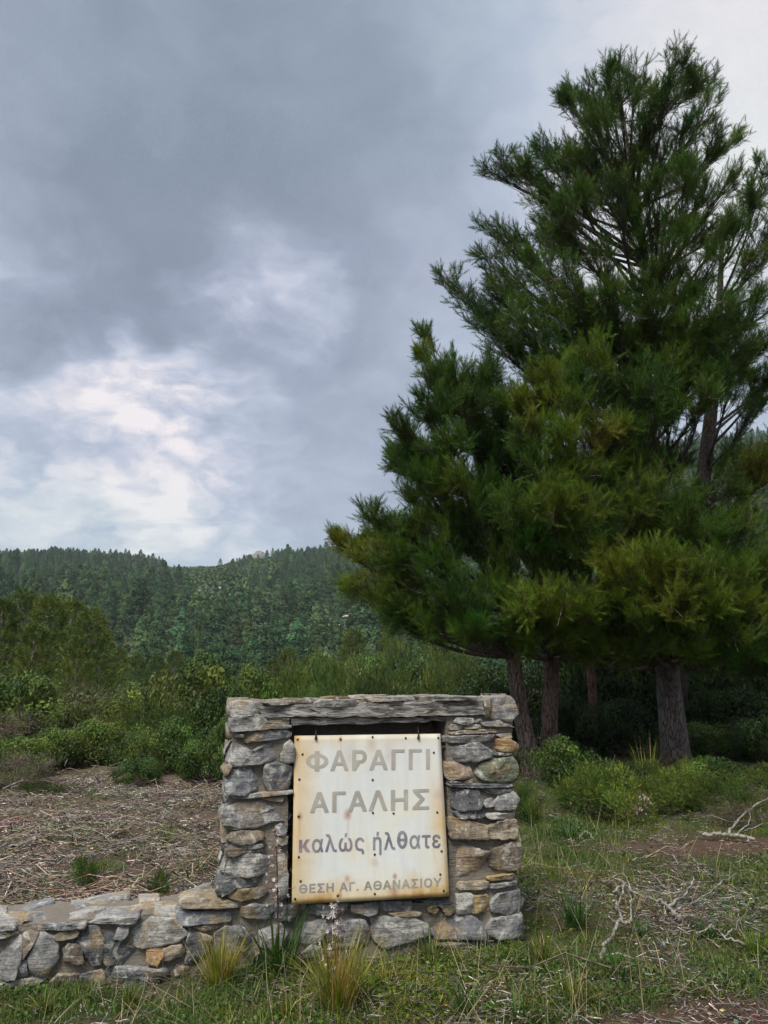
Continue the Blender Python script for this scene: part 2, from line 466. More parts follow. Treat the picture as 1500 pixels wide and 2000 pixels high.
# ------------------------------------------------------------------ many small things as one object
def gn_scatter(name, variants, P, rot, S, tone, vid, parent=None, **props):
    """one object whose points carry small pieces (needle-thin things nobody could count)"""
    n = len(P)
    origin = np.array([P[:, 0].mean(), P[:, 1].mean(), 0])
    me = bpy.data.meshes.new(name)
    me.vertices.add(n); me.vertices.foreach_set('co', (P - origin).astype(np.float32).ravel())
    for nm, typ, arr in (('rot', 'FLOAT_VECTOR', rot), ('scl', 'FLOAT_VECTOR', S)):
        a = me.attributes.new(nm, typ, 'POINT'); a.data.foreach_set('vector', np.asarray(arr, np.float32).ravel())
    a = me.attributes.new('vid', 'INT', 'POINT'); a.data.foreach_set('value', np.asarray(vid, np.int32))
    a = me.attributes.new('tone', 'FLOAT_COLOR', 'POINT'); a.data.foreach_set('color', np.concatenate([tone, np.ones((n, 1))], 1).astype(np.float32).ravel())
    o = link(name, me, origin, parent, **props)
    ng = bpy.data.node_groups.new(name + '_nodes', 'GeometryNodeTree')
    ng.interface.new_socket('Geometry', in_out='INPUT', socket_type='NodeSocketGeometry')
    ng.interface.new_socket('Geometry', in_out='OUTPUT', socket_type='NodeSocketGeometry')
    gi = ng.nodes.new('NodeGroupInput'); go = ng.nodes.new('NodeGroupOutput'); jn = ng.nodes.new('GeometryNodeJoinGeometry')

    def attr(nm, typ):
        q = ng.nodes.new('GeometryNodeInputNamedAttribute'); q.data_type = typ; q.inputs['Name'].default_value = nm
        return [s_ for s_ in q.outputs if s_.enabled and s_.name == 'Attribute'][0]
    r_s, s_s, v_s = attr('rot', 'FLOAT_VECTOR'), attr('scl', 'FLOAT_VECTOR'), attr('vid', 'INT')
    er = ng.nodes.new('FunctionNodeEulerToRotation'); ng.links.new(r_s, er.inputs[0])
    for k, vm in enumerate(variants):
        src = bpy.data.objects.new(name + '_piece', vm)
        oi = ng.nodes.new('GeometryNodeObjectInfo'); oi.inputs['Object'].default_value = src
        cp = ng.nodes.new('FunctionNodeCompare'); cp.data_type = 'INT'; cp.operation = 'EQUAL'
        ng.links.new(v_s, [s_ for s_ in cp.inputs if s_.enabled][0]); [s_ for s_ in cp.inputs if s_.enabled][1].default_value = k
        ip = ng.nodes.new('GeometryNodeInstanceOnPoints')
        ng.links.new(gi.outputs[0], ip.inputs['Points']); ng.links.new(cp.outputs[0], ip.inputs['Selection'])
        ng.links.new(oi.outputs['Geometry'], ip.inputs['Instance'])
        ng.links.new(er.outputs[0], ip.inputs['Rotation']); ng.links.new(s_s, ip.inputs['Scale'])
        ng.links.new(ip.outputs[0], jn.inputs[0])
    ng.links.new(jn.outputs[0], go.inputs[0])
    md = o.modifiers.new('scatter', 'NODES'); md.node_group = ng
    return o

# ------------------------------------------------------------------ ground
def gmicro(x, y):
    return (.018 * np.sin(3.1 * x + 1.7 * y) * np.sin(2.3 * y - .9 * x + 1.0) + .012 * np.sin(7.3 * x + 2.0) * np.sin(6.1 * y + 1.3 * x)
            + .007 * np.sin(15.1 * x - 3 * y) * np.sin(13.7 * y + 5 * x + .5))


def ground_z(x, y):
    x = np.asarray(x, float); y = np.asarray(y, float)
    r = np.hypot(x, y)
    z = .035 * np.clip(y - 5, 0, 9)
    z = z + gmicro(x, y) * np.clip(1.4 - r / 40, 0.2, 1)
    z = z + .10 * np.clip(-x - 1.0, 0, 3) * np.clip((y - 5.2) / 3, 0, 1) * .3
    z = z - 2.5 * np.clip((r - 60) / 200, 0, 1)
    return z


ang = np.concatenate([np.linspace(-40, 40, 220), np.linspace(45, 315, 55)])
rad = np.concatenate([[.0], np.geomspace(.4, 3.0, 14), np.linspace(3.1, 14, 120), np.geomspace(14.6, 1300, 40)])
A, RR = np.meshgrid(np.radians(ang), rad)
X, Y = RR * np.sin(A), RR * np.cos(A)
Z = ground_z(X, Y)
na, nr = len(ang), len(rad)
i = np.arange(nr - 1)[:, None] * na; j = np.arange(na)[None]; j2 = (j + 1) % na
F = np.stack([i + j, i + j2, i + na + j2, i + na + j], -1).reshape(-1, 4)


def zones(x, y):
    """litter, green and bare soil shares of the ground"""
    wob = .25 * np.sin(2.7 * x + 1.1 * y) + .2 * np.sin(4.3 * y - 1.9 * x) + .15 * np.sin(9 * x + 7 * y)
    litter = np.clip((y - 4.9 - .25 * x + wob) / .8, 0, 1) * np.clip((.2 - x + wob) / .8, 0, 1)
    litter = np.maximum(litter, np.clip(1 - ((x - 1.9) ** 2 / 2.0 + (y - 6.1) ** 2 / .9) + wob, 0, 1) * .5)
    bare = np.clip((x * .55 + 3.68 - y + wob * .6) / .45, 0, 1) * np.clip((x - .7) / .3, 0, 1)
    bare = np.maximum(bare, np.clip(1 - ((x - 3.2) ** 2 / 2.2 + (y - 7.8) ** 2 / .25) + wob, 0, 1) * .8)
    green = np.clip(.95 + wob * .7 - litter * .75 - bare, 0, 1)
    return litter, green, bare


zl, zg, zb = zones(X.ravel(), Y.ravel())
g = Geo(); g.add(np.stack([X, Y, Z], -1).reshape(-1, 3), F[:, ::-1], np.stack([zl, zg, zb], -1))
m, nt, bs, out = new_mat('ground_soil')
a = N(nt, 'ShaderNodeAttribute', attribute_name='tint'); sp = N(nt, 'ShaderNodeSeparateColor'); nt.links.new(a.outputs['Color'], sp.inputs[0])
tcn = N(nt, 'ShaderNodeTexCoord')
n1 = N(nt, 'ShaderNodeTexNoise', i_Scale=3.0, i_Detail=6.0, i_Roughness=.65); nt.links.new(tcn.outputs['Object'], n1.inputs[0])
n2 = N(nt, 'ShaderNodeTexNoise', i_Scale=28.0, i_Detail=6.0, i_Roughness=.7); nt.links.new(tcn.outputs['Object'], n2.inputs[0])
n3 = N(nt, 'ShaderNodeTexNoise', i_Scale=90.0, i_Detail=4.0, i_Roughness=.7); nt.links.new(tcn.outputs['Object'], n3.inputs[0])
soil = mixc(nt, n2.outputs[0], (.055, .032, .022), (.135, .075, .05))
lit = mixc(nt, n2.outputs[0], (.09, .062, .045), (.20, .155, .115))
gre = mixc(nt, n2.outputs[0], (.035, .05, .014), (.075, .10, .03))


def thr(sock, lo, hi):
    r_ = N(nt, 'ShaderNodeMapRange'); nt.links.new(sock, r_.inputs[0]); r_.inputs[1].default_value = lo; r_.inputs[2].default_value = hi
    return r_.outputs[0]


c = mixc(nt, thr(n1.outputs[0], .42, .6), soil, lit)
gm = math_n(nt, 'MULTIPLY', sp.outputs[1], thr(n1.outputs[0], .68, .46))
c = mixc(nt, gm, c, gre)
c = mixc(nt, math_n(nt, 'MULTIPLY', sp.outputs[0], thr(n2.outputs[0], .35, .6)), c, lit)
c = mixc(nt, sp.outputs[2], c, mixc(nt, n2.outputs[0], (.075, .042, .030), (.165, .10, .072)))
c = mixc(nt, math_n(nt, 'MULTIPLY', thr(n3.outputs[0], .55, .75), .5), c, (.26, .21, .16))
nt.links.new(c, bs.inputs['Base Color']); bs.inputs['Roughness'].default_value = .95; bs.inputs['Specular IOR Level'].default_value = .15
bump(nt, bs, math_n(nt, 'ADD', n2.outputs[0], math_n(nt, 'MULTIPLY', n3.outputs[0], .6)), 1.0, .03)
MAT['ground'] = m
geo_obj('ground', g, m, smooth=True, origin=(0, 0, 0), kind='structure', label='grassy and twig strewn reddish soil around the stone sign')

# ------------------------------------------------------------------ hillside
RIDGE = [(-700, 1092), (-200, 1092), (0, 1092), (120, 1088), (240, 1091), (310, 1104), (335, 1110), (420, 1109), (470, 1098), (520, 1090), (600, 1086), (660, 1078),
         (760, 1040), (900, 985), (1100, 920), (1350, 868), (1500, 850), (2000, 840), (3000, 900)]
R0, R1 = 92.0, 430.0


def az_of(u):
    return math.atan2((u - 750) / 1500., math.cos(PITCH) - math.sin(PITCH) * (-.08))


RZ_AZ = np.array([az_of(u) for u, v in RIDGE])
RZ_Z = []
for u, v in RIDGE:
    d = ray(u, v); h = math.hypot(d[0], d[1]); RZ_Z.append(EYE + d[2] / h * R1)
RZ_Z = np.array(RZ_Z)


def hill_z(az, r):
    zr = np.interp(az, RZ_AZ, RZ_Z)
    t = np.clip((r - R0) / (R1 - R0), 0, None)
    z = -2.2 + (zr + 2.2) * np.where(t <= 1, t ** 1.03, 1 - (t - 1) * .45)
    hump = 3.2 * np.sin(az * 23 + r * .021) * np.sin(r * .033 + az * 7) + 1.5 * np.sin(az * 61 + r * .05)
    return z + hump * np.clip(t * 3, 0, 1) * np.clip((1 - t) * 4, 0.0, 1)


haz = np.linspace(-.95, 1.05, 260); hr = np.concatenate([np.linspace(R0, R1 * 1.02, 120), np.linspace(R1 * 1.05, R1 * 1.9, 12)])
A, RR = np.meshgrid(haz, hr)
Z = hill_z(A, RR)
na, nr = len(haz), len(hr)
i = np.arange(nr - 1)[:, None] * na; j = np.arange(na - 1)[None]
F = np.stack([i + j, i + j + 1, i + na + j + 1, i + na + j], -1).reshape(-1, 4)
g = Geo(); g.add(np.stack([RR * np.sin(A), RR * np.cos(A), Z], -1).reshape(-1, 3), F[:, ::-1])
m, nt, bs, out = new_mat('scrub_hillside')
tcn = N(nt, 'ShaderNodeTexCoord')
n1 = N(nt, 'ShaderNodeTexNoise', i_Scale=.09, i_Detail=8.0, i_Roughness=.7); nt.links.new(tcn.outputs['Object'], n1.inputs[0])
n2 = N(nt, 'ShaderNodeTexNoise', i_Scale=.5, i_Detail=6.0, i_Roughness=.7); nt.links.new(tcn.outputs['Object'], n2.inputs[0])
c = mixc(nt, n2.outputs[0], (.035, .05, .022), (.095, .105, .055))
c = mixc(nt, thr(n1.outputs[0], .58, .72), c, (.17, .15, .115))
nt.links.new(c, bs.inputs['Base Color']); bs.inputs['Roughness'].default_value = 1.0
bump(nt, bs, n2.outputs[0], 1.0, 1.0)
geo_obj('hillside', g, m, smooth=True, origin=(0, 200, 0), kind='structure', label='scrubby hillside rising to the wooded ridge')

# ------------------------------------------------------------------ the stone sign wall: its own frame
YAW = R(14)
TV = np.array([math.cos(YAW), math.sin(YAW), 0.])          # along the wall, to the right
BV = np.array([-math.sin(YAW), math.cos(YAW), 0.])         # into the wall
UP = np.array([0, 0, 1.])
W0 = at(1022, 1850, 1.55 / math.tan(math.atan(850 / 1500.) - PITCH))


def wall_pt(u, v, n=0.0):
    return on_plane(u, v, W0 + BV * n, BV)


def nz(p, s, o=0):
    return mnoise.fractal(Vector(p * s + o), 0.9, 2.1, 4)


COLS = dict(gray=(.385, .375, .355), lt=(.50, .48, .43), blue=(.285, .29, .295), dark=(.185, .187, .19), tan=(.44, .36, .25), och=(.52, .38, .18),
            orange=(.50, .30, .14), green=(.24, .255, .165), brown=(.27, .22, .16), white=(.60, .56, .48), pink=(.42, .32, .25))
VIEWS = dict(A=(400, 1320, .23333), B=(720, 1320, .23333), C=(400, 1580, .23333), D=(720, 1580, .23333), E=(0, 1700, .32), F=(350, 1740, .3), G=(750, 1740, .3))


def px(view, pts):
    ox, oy, s = VIEWS[view]
    return [(ox + s * a, oy + s * b) for a, b in pts]


stone_count = [0]


def stone(parent, poly, col, depth=.22, proud=None, name='stone', mat='stone', n0=0.0, plane=None, grow=1.03, rough=1.0):
    """one stone: outline on the wall face (picture points laid on the wall's plane), real depth and a broken face"""
    r_ = np.random.default_rng(100 + stone_count[0]); stone_count[0] += 1
    if proud is None:
        proud = r_.uniform(.010, .030)
    if plane is None:
        Q = np.array([wall_pt(u, v, n0) for u, v in poly]); nrm = -BV
    else:
        Q = np.array([on_plane(u, v, plane[0], plane[1]) for u, v in poly]); nrm = plane[1]
    c = Q.mean(0)
    thin = min(np.ptp(Q[:, 2]) if plane is None else .1, np.ptp(Q @ TV))
    Q = c + (Q - c) * grow + unit(Q - c) * min(.009, .11 * thin)
    # resample the outline
    per = np.linalg.norm(np.roll(Q, -1, 0) - Q, axis=1)
    tot = per.sum(); n = int(np.clip(tot / .02, 18, 40))
    s = np.concatenate([[0], np.cumsum(per)]); Qc = np.vstack([Q, Q[:1]])
    t = np.linspace(0, tot, n, endpoint=False)
    O = np.stack([np.interp(t, s, Qc[:, k]) for k in range(3)], -1)
    O = O + 0
    size = math.sqrt(tot / 4 * .2)
    seed = Vector((stone_count[0] * 3.7, 1.3, 9.1))
    V = []
    prof = [(1.0, -depth), (1.0, -.02), (.995, proud * .85), (.965, proud * 1.0), (.82, proud * 1.0), (.62, proud), (.36, proud)]
    ext = np.linalg.norm(O - c, axis=1).max()
    fac = [(r_.uniform(0, 6.28), r_.uniform(.15, .75), r_.uniform(.15, .55)) for _ in range(4)]
    slope = r_.normal(size=2) * .13
    vcell = r_.uniform(9, 16)
    for k, (sc, h) in enumerate(prof):
        for q in O:
            p = c + (q - c) * sc
            d = p - c
            nn = mnoise.fractal(Vector(p * 9) + seed, .9, 2.0, 3)
            n2 = mnoise.noise(Vector(p * 30) + seed)
            hh = h
            if k >= 1:
                hh += rough * (.014 * nn + .005 * n2) * (1 if k > 1 else .4)
                if k > 1:
                    dd_ = mnoise.voronoi(Vector(p * vcell) + seed)[0]
                    hh += rough * .014 * (dd_[0] - .35)
                    for fa, fo, fs_ in fac:
                        hh -= rough * max(0., ((d @ TV) * math.cos(fa) + d[2] * math.sin(fa)) - fo * ext) * fs_
                    hh += (d @ TV) * slope[0] + d[2] * slope[1]
            lat = rough * min(.011, .13 * thin) * mnoise.noise(Vector(p * 38) + seed) if k in (1, 2, 3) else 0
            V.append(p + nrm * hh + (d / (np.linalg.norm(d) + 1e-6)) * lat)
    V.append(c + nrm * (proud * 1.1 + .01 * rough * mnoise.noise(Vector(c * 9) + seed)))
    F4 = []
    for k in range(len(prof) - 1):
        for q in range(n):
            q2 = (q + 1) % n
            F4.append((k * n + q, k * n + q2, (k + 1) * n + q2, (k + 1) * n + q))
    top = (len(prof) - 1) * n
    F3 = [(top + q, top + (q + 1) % n, len(V) - 1) for q in range(n)]
    g = Geo(); g.add(V, F4); g.f.append(np.array(F3))
    o = geo_obj(name, g, MAT[mat], parent, origin=c)
    # orient faces outward whatever way the outline was traced
    me = o.data
    if me.polygons[len(F4) + 0].normal.dot(Vector(nrm)) < 0:
        me.flip_normals()
    for p_ in me.polygons:
        p_.use_smooth = True
    cc = np.array(COLS[col]) * r_.uniform(.86, 1.16)
    o.color = (*np.clip(cc, 0, 1), 1)
    return o


def block(name, parent, corners, n0, n1, mat, res=.03, rough=.009, freq=9, col=None):
    """a rough-faced body: four picture points (TL, TR, BR, BL) on the wall face, pushed from depth n0 to n1"""
    Q = [wall_pt(u, v) for u, v in corners]
    w = max(np.linalg.norm(Q[1] - Q[0]), np.linalg.norm(Q[2] - Q[3])); h = max(np.linalg.norm(Q[3] - Q[0]), np.linalg.norm(Q[2] - Q[1])); d = n1 - n0
    nu, nv, nw = [max(2, int(x / res)) for x in (w, h, d)]
    g = Geo()

    def pt(a, b, c):
        p = (Q[0] * (1 - a) + Q[1] * a) * (1 - b) + (Q[3] * (1 - a) + Q[2] * a) * b + BV * (n0 + d * c)
        k = Vector(p * freq)
        dv = np.array(mnoise.noise_vector(k)) * rough + np.array(mnoise.noise_vector(k * 3.1)) * rough * .45
        return p + dv
    for ax in range(6):
        n_a, n_b = [(nu, nv), (nu, nv), (nu, nw), (nu, nw), (nv, nw), (nv, nw)][ax]
        V = []
        for ib in range(n_b + 1):
            for ia in range(n_a + 1):
                a, b = ia / n_a, ib / n_b
                V.append(pt(*[(a, b, 0), (a, b, 1), (a, 0, b), (a, 1, b), (0, a, b), (1, a, b)][ax]))
        ii = np.arange(n_b)[:, None] * (n_a + 1); jj = np.arange(n_a)[None]
        Fq = np.stack([ii + jj, ii + jj + 1, ii + n_a + 2 + jj, ii + n_a + 1 + jj], -1).reshape(-1, 4)
        if ax in (0, 3, 4):
            Fq = Fq[:, ::-1]
        g.add(V, Fq)
    o = geo_obj(name, g, MAT[mat], parent, smooth=True)
    if col:
        o.color = (*col, 1)
    return o


DEPTH = .46
mon = empty('sign_wall', W0 - TV * .9 + BV * .2, label='rough slate masonry frame with timber lintel holding the metal welcome sign', category='stone wall', kind='thing')
BK = .010     # mortar sits this far behind the face line
block('mortar', mon, [(459, 1378), (566, 1385), (560, 1778), (434, 1778)], BK, DEPTH, 'mortar')
block('mortar', mon, [(872, 1392), (1000, 1372), (1016, 1848), (880, 1850)], BK + .002, DEPTH - .003, 'mortar')
block('mortar', mon, [(400, 1772), (1016, 1762), (1016, 1852), (400, 1912)], BK + .004, DEPTH + .004, 'mortar')
block('mortar', mon, [(540, 1400), (890, 1400), (890, 1780), (540, 1780)], .30, DEPTH - .006, 'mortar')
cap = block('mortar_cap', mon, [(460, 1370), (1000, 1366), (1000, 1392), (460, 1392)], .03, DEPTH + .007, 'mortar', rough=.022, freq=9)

LEFT = [
    ('A', [(230, 225), (300, 210), (430, 225), (465, 290), (440, 320), (330, 330), (235, 345), (225, 290)], 'lt'),
    ('A', [(225, 365), (300, 335), (460, 335), (530, 385), (715, 415), (715, 437), (560, 440), (240, 470), (220, 440)], 'gray'),
    ('A', [(545, 372), (700, 372), (705, 400), (560, 405)], 'tan'),
    ('A', [(330, 480), (620, 450), (715, 475), (710, 520), (340, 560), (325, 520)], 'blue'),
    ('A', [(240, 480), (325, 490), (325, 515), (255, 512)], 'gray'),
    ('A', [(240, 555), (290, 570), (390, 635), (440, 600), (560, 560), (640, 570), (650, 620), (620, 690), (480, 725), (250, 750), (180, 690), (190, 620)], 'gray'),
    ('A', [(665, 580), (715, 545), (745, 620), (740, 710), (690, 725), (630, 715), (655, 640)], 'lt'),
    ('A', [(190, 830), (230, 760), (440, 755), (488, 780), (470, 880), (430, 940), (330, 985), (190, 980), (180, 900)], 'blue'),
    ('A', [(150, 790), (190, 745), (225, 760), (190, 825), (165, 840)], 'tan'),
    ('A', [(500, 800), (520, 745), (640, 740), (720, 760), (725, 830), (690, 955), (540, 965), (505, 900)], 'dark'),
    ('A', [(185, 1010), (500, 975), (725, 955), (730, 985), (560, 1000), (200, 1035)], 'lt'),
    ('A', [(470, 1020), (660, 1020), (655, 1055), (540, 1045)], 'tan'),
    ('A', [(140, 1180), (170, 1120), (260, 1070), (480, 1060), (560, 1110), (690, 1090), (705, 1150), (690, 1215), (560, 1210), (440, 1260), (340, 1265), (150, 1235)], 'gray'),
    ('C', [(160, 135), (325, 150), (325, 178), (165, 165)], 'tan'),
    ('C', [(185, 235), (230, 190), (400, 170), (490, 200), (480, 250), (330, 285), (200, 265)], 'brown'),
    ('C', [(590, 150), (640, 130), (685, 180), (660, 215), (600, 205)], 'gray'),
    ('C', [(610, 225), (690, 230), (690, 290), (640, 300), (600, 265)], 'gray'),
    ('C', [(155, 290), (480, 285), (490, 315), (380, 330), (170, 320)], 'gray'),
    ('C', [(135, 480), (165, 385), (215, 415), (350, 365), (500, 390), (550, 430), (545, 500), (510, 540), (300, 555), (150, 530)], 'lt'),
    ('C', [(170, 345), (220, 318), (470, 332), (490, 362), (350, 352), (220, 400)], 'brown'),
    ('C', [(105, 690), (130, 570), (510, 555), (515, 620), (470, 640), (210, 660), (150, 725)], 'dark'),
    ('C', [(200, 685), (230, 667), (490, 655), (520, 690), (480, 740), (300, 765), (190, 725)], 'brown'),
    ('C', [(610, 370), (690, 345), (690, 720), (610, 735)], 'lt'),
]
RIGHT = [
    ('B', [(1010, 195), (1040, 178), (1190, 175), (1255, 310), (1180, 370), (1050, 360), (1015, 340)], 'gray'),
    ('B', [(950, 200), (1005, 190), (1005, 345), (970, 345)], 'brown'),
    ('B', [(710, 390), (740, 350), (870, 355), (870, 390), (800, 410)], 'gray'),
    ('B', [(875, 370), (960, 352), (970, 380), (880, 395)], 'gray'),
    ('B', [(675, 430), (690, 405), (790, 415), (800, 450), (680, 455)], 'gray'),
    ('B', [(800, 430), (830, 405), (940, 410), (935, 440), (810, 445)], 'lt'),
    ('B', [(945, 392), (1080, 378), (1210, 430), (1140, 425), (960, 420)], 'gray'),
    ('B', [(680, 470), (800, 455), (1000, 445), (1160, 450), (1170, 470), (900, 480), (680, 490)], 'tan'),
    ('B', [(635, 505), (1050, 492), (1010, 540), (890, 560), (650, 560)], 'gray'),
    ('B', [(1060, 490), (1190, 480), (1200, 520), (1100, 522)], 'gray'),
    ('B', [(1030, 580), (1060, 535), (1150, 530), (1225, 570), (1220, 620), (1160, 638), (1050, 610)], 'orange'),
    ('B', [(660, 600), (900, 565), (1000, 620), (1010, 680), (900, 710), (740, 715)], 'gray'),
    ('B', [(1020, 635), (1190, 650), (1150, 668), (1040, 660)], 'dark'),
    ('B', [(640, 735), (720, 722), (820, 730), (865, 850), (690, 870), (650, 840)], 'pink'),
    ('B', [(900, 790), (960, 720), (1180, 680), (1230, 760), (1220, 880), (1000, 880), (900, 830)], 'green'),
    ('B', [(670, 878), (780, 883), (780, 896), (675, 900)], 'dark'),
    ('B', [(785, 880), (870, 860), (865, 890), (800, 895)], 'tan'),
    ('B', [(665, 905), (850, 900), (1210, 905), (1215, 930), (960, 935), (680, 925)], 'blue'),
    ('B', [(690, 960), (740, 942), (900, 960), (950, 1060), (910, 1110), (760, 1120), (700, 1100)], 'dark'),
    ('B', [(940, 945), (1190, 950), (1180, 975), (1050, 990), (950, 970)], 'dark'),
    ('B', [(950, 1050), (1030, 1020), (1040, 1090), (970, 1090)], 'gray'),
    ('B', [(1050, 1060), (1100, 1000), (1200, 975), (1240, 1020), (1210, 1110), (1070, 1120)], 'gray'),
    ('B', [(710, 1135), (930, 1118), (970, 1150), (940, 1190), (760, 1195)], 'dark'),
    ('D', [(975, 50), (990, 30), (1225, 35), (1230, 80), (1000, 80)], 'white'),
    ('D', [(665, 130), (680, 65), (860, 110), (975, 135), (978, 245), (690, 245)], 'tan'),
    ('D', [(987, 140), (1090, 105), (1220, 92), (1240, 180), (1225, 240), (990, 245)], 'tan'),
    ('D', [(690, 330), (760, 290), (900, 340), (1000, 360), (985, 440), (960, 540), (740, 580), (690, 470)], 'pink'),
    ('D', [(1012, 440), (1017, 350), (1100, 320), (1240, 265), (1285, 380), (1250, 500), (1100, 505), (1015, 470)], 'brown'),
    ('D', [(990, 565), (1220, 535), (1225, 580), (1000, 600)], 'och'),
    ('D', [(735, 640), (760, 610), (985, 600), (995, 660), (750, 680)], 'tan'),
    ('D', [(1003, 625), (1230, 600), (1225, 630), (1005, 665)], 'gray'),
    ('G', [(475, 30), (562, 22), (568, 140), (475, 145)], 'lt'),
    ('G', [(572, 37), (660, 27), (678, 60), (675, 135), (575, 140)], 'och'),
    ('G', [(700, 62), (750, 15), (880, 5), (910, 70), (895, 120), (800, 145), (700, 125)], 'gray'),
    ('G', [(290, 240), (330, 180), (420, 155), (560, 162), (620, 200), (640, 290), (380, 305), (300, 280)], 'dark'),
    ('G', [(660, 260), (700, 180), (890, 152), (912, 210), (900, 300), (720, 305)], 'gray'),
    ('G', [(330, 338), (480, 322), (900, 318), (925, 335), (700, 362), (400, 352)], 'brown'),
]
BASE = [
    ('F', [(360, 160), (370, 115), (480, 92), (610, 92), (585, 178), (480, 170)], 'dark'),
    ('F', [(605, 180), (640, 88), (780, 97), (780, 150), (720, 190), (620, 195)], 'dark'),
    ('F', [(225, 400), (235, 270), (300, 235), (400, 235), (470, 310), (460, 380), (360, 415)], 'blue'),
    ('F', [(530, 265), (600, 240), (700, 200), (700, 290), (640, 370), (540, 360)], 'gray'),
    ('F', [(790, 285), (800, 220), (940, 185), (955, 260), (900, 330), (800, 340)], 'gray'),
    ('F', [(965, 235), (1100, 195), (1200, 192), (1235, 290), (1225, 360), (1080, 370), (980, 330)], 'blue'),
    ('F', [(1120, 88), (1295, 70), (1280, 140), (1220, 150), (1120, 130)], 'gray'),
    ('F', [(1305, 72), (1500, 62), (1500, 130), (1312, 127)], 'blue'),
    ('F', [(800, 130), (830, 95), (940, 88), (1108, 82), (1108, 120), (1000, 150), (850, 152)], 'gray'),
    ('F', [(800, 400), (860, 350), (930, 368), (930, 420), (820, 430)], 'lt'),
    ('F', [(480, 420), (530, 385), (640, 395), (690, 430), (600, 470), (500, 470)], 'brown'),
    ('G', [(-80, 190), (-60, 175), (150, 165), (265, 212), (275, 280), (150, 330), (0, 370), (-70, 300)], 'lt'),
    ('G', [(200, 72), (430, 62), (460, 90), (460, 140), (390, 148), (365, 92), (210, 100)], 'dark'),
    ('G', [(280, 105), (320, 97), (352, 120), (325, 142), (285, 130)], 'och'),
    ('G', [(30, 142), (160, 128), (240, 132), (235, 155), (60, 160)], 'tan'),
]
for grp in (LEFT, RIGHT, BASE):
    for view, pts, col in grp:
        stone(mon, px(view, pts), col)

# timber lintel (two old planks lying on each other) and slates on top
def plank(poly, n0, n1, name='lintel_beam'):
    o = block(name, mon, poly, n0, n1, 'timber', res=.022, rough=.010, freq=11)
    return o


plank([(508, 1379), (940, 1366), (945, 1397), (510, 1401)], -.022, .26)
plank([(566, 1403), (893, 1400), (885, 1408), (568, 1417)], .004, .27)
plank([(510, 1401.5), (562, 1402.5), (562, 1406), (511, 1404)], -.016, .2, 'lintel_splinter')
for poly in ([(611, 1375), (625, 1367), (698, 1367), (700, 1380), (620, 1381)], [(716, 1361), (806, 1359), (812, 1368), (722, 1371)],
             [(815, 1362), (860, 1358), (926, 1362), (900, 1368), (815, 1370)], [(515, 1372), (600, 1365), (610, 1372), (530, 1378)]):
    stone(mon, poly, 'lt', depth=.3, proud=.03, name='slate', n0=-.004)
# small stones bedded on top of the cap, so that its edge is broken
rr_ = np.random.default_rng(5)
for k in range(16):
    u = 480 + k * 32 + rr_.uniform(-8, 8)
    vtop = np.interp(u, [455, 560, 640, 700, 900, 1000], [1370, 1364, 1361, 1357, 1357, 1363])
    w_ = rr_.uniform(14, 26)
    stone(mon, [(u - w_, vtop + 8), (u - w_ * .7, vtop + rr_.uniform(0, 2)), (u + w_ * .6, vtop + rr_.uniform(-1, 2)), (u + w_, vtop + 9)], rr_.choice(['brown', 'lt', 'gray', 'tan']), depth=.2, proud=.008, n0=.05 + rr_.uniform(0, .06))
# the flank and back of the frame: stones set round the corner
rr_ = np.random.default_rng(11)
for side, sgn in ((1004, 1), (452, -1)):
    zz = .02 if sgn > 0 else .36
    while zz < 1.40:
        hgt = rr_.uniform(.07, .15)
        for nn0, nn1 in ((.12, .28), (.29, .45)):
            vv_ = 1850 - (zz + hgt / 2) / 1.5 * 480
            uu_ = side + (18 if sgn > 0 else -22) * (1 - (zz / 1.45))
            base = wall_pt(uu_ - sgn * 6, vv_)
            c3 = base + BV * (nn0 + nn1) / 2; c3[2] = zz + hgt / 2
            g = Geo()
            V = []
            for (a, b, c) in [(x, y, z) for x in (0, .03, .12) for y in (-1, 0, 1) for z in (-1, 0, 1)]:
                bul = (1 - .25 * (abs(b) + abs(c)) * .5)
                V.append(c3 + TV * sgn * (.015 - a * 1.0 + .012 * bul + rr_.normal() * .004) + BV * b * (nn1 - nn0) / 2 * rr_.uniform(.86, 1.0) + UP * c * hgt / 2 * rr_.uniform(.82, .98))
            V = np.array(V)
            idx = lambda x, y, z: x * 9 + y * 3 + z
            Fq = []
            for y in range(2):
                for z in range(2):
                    Fq.append((idx(0, y, z), idx(0, y + 1, z), idx(0, y + 1, z + 1), idx(0, y, z + 1)))
            for x in range(2):
                for q in range(2):
                    Fq.append((idx(x, q, 2), idx(x, q + 1, 2), idx(x + 1, q + 1, 2), idx(x + 1, q, 2)))
                    Fq.append((idx(x, q, 0), idx(x + 1, q, 0), idx(x + 1, q + 1, 0), idx(x, q + 1, 0)))
                    Fq.append((idx(x, 0, q), idx(x, 0, q + 1), idx(x + 1, 0, q + 1), idx(x + 1, 0, q)))
                    Fq.append((idx(x, 2, q), idx(x + 1, 2, q), idx(x + 1, 2, q + 1), idx(x, 2, q + 1)))
            Fq = np.array(Fq)
            g.add(V, Fq if sgn > 0 else Fq[:, ::-1])
            o = geo_obj('stone', g, MAT['stone'], mon, origin=c3, smooth=False)
            o.color = (*(np.array(COLS[rr_.choice(['gray', 'gray', 'blue', 'tan', 'brown', 'lt'])]) * rr_.uniform(.8, 1.1)), 1)
        zz += hgt + .012

# ------------------------------------------------------------------ low boundary wall to the left
ZT = wall_pt(400, 1778)[2]
lowpos = wall_pt(0, 1950)
low = empty('low_wall', np.array([lowpos[0], lowpos[1], 0]) + BV * .2, label='knee high slate wall with pale mortar top running off from the sign frame', category='stone wall', kind='thing')
VL = 1790
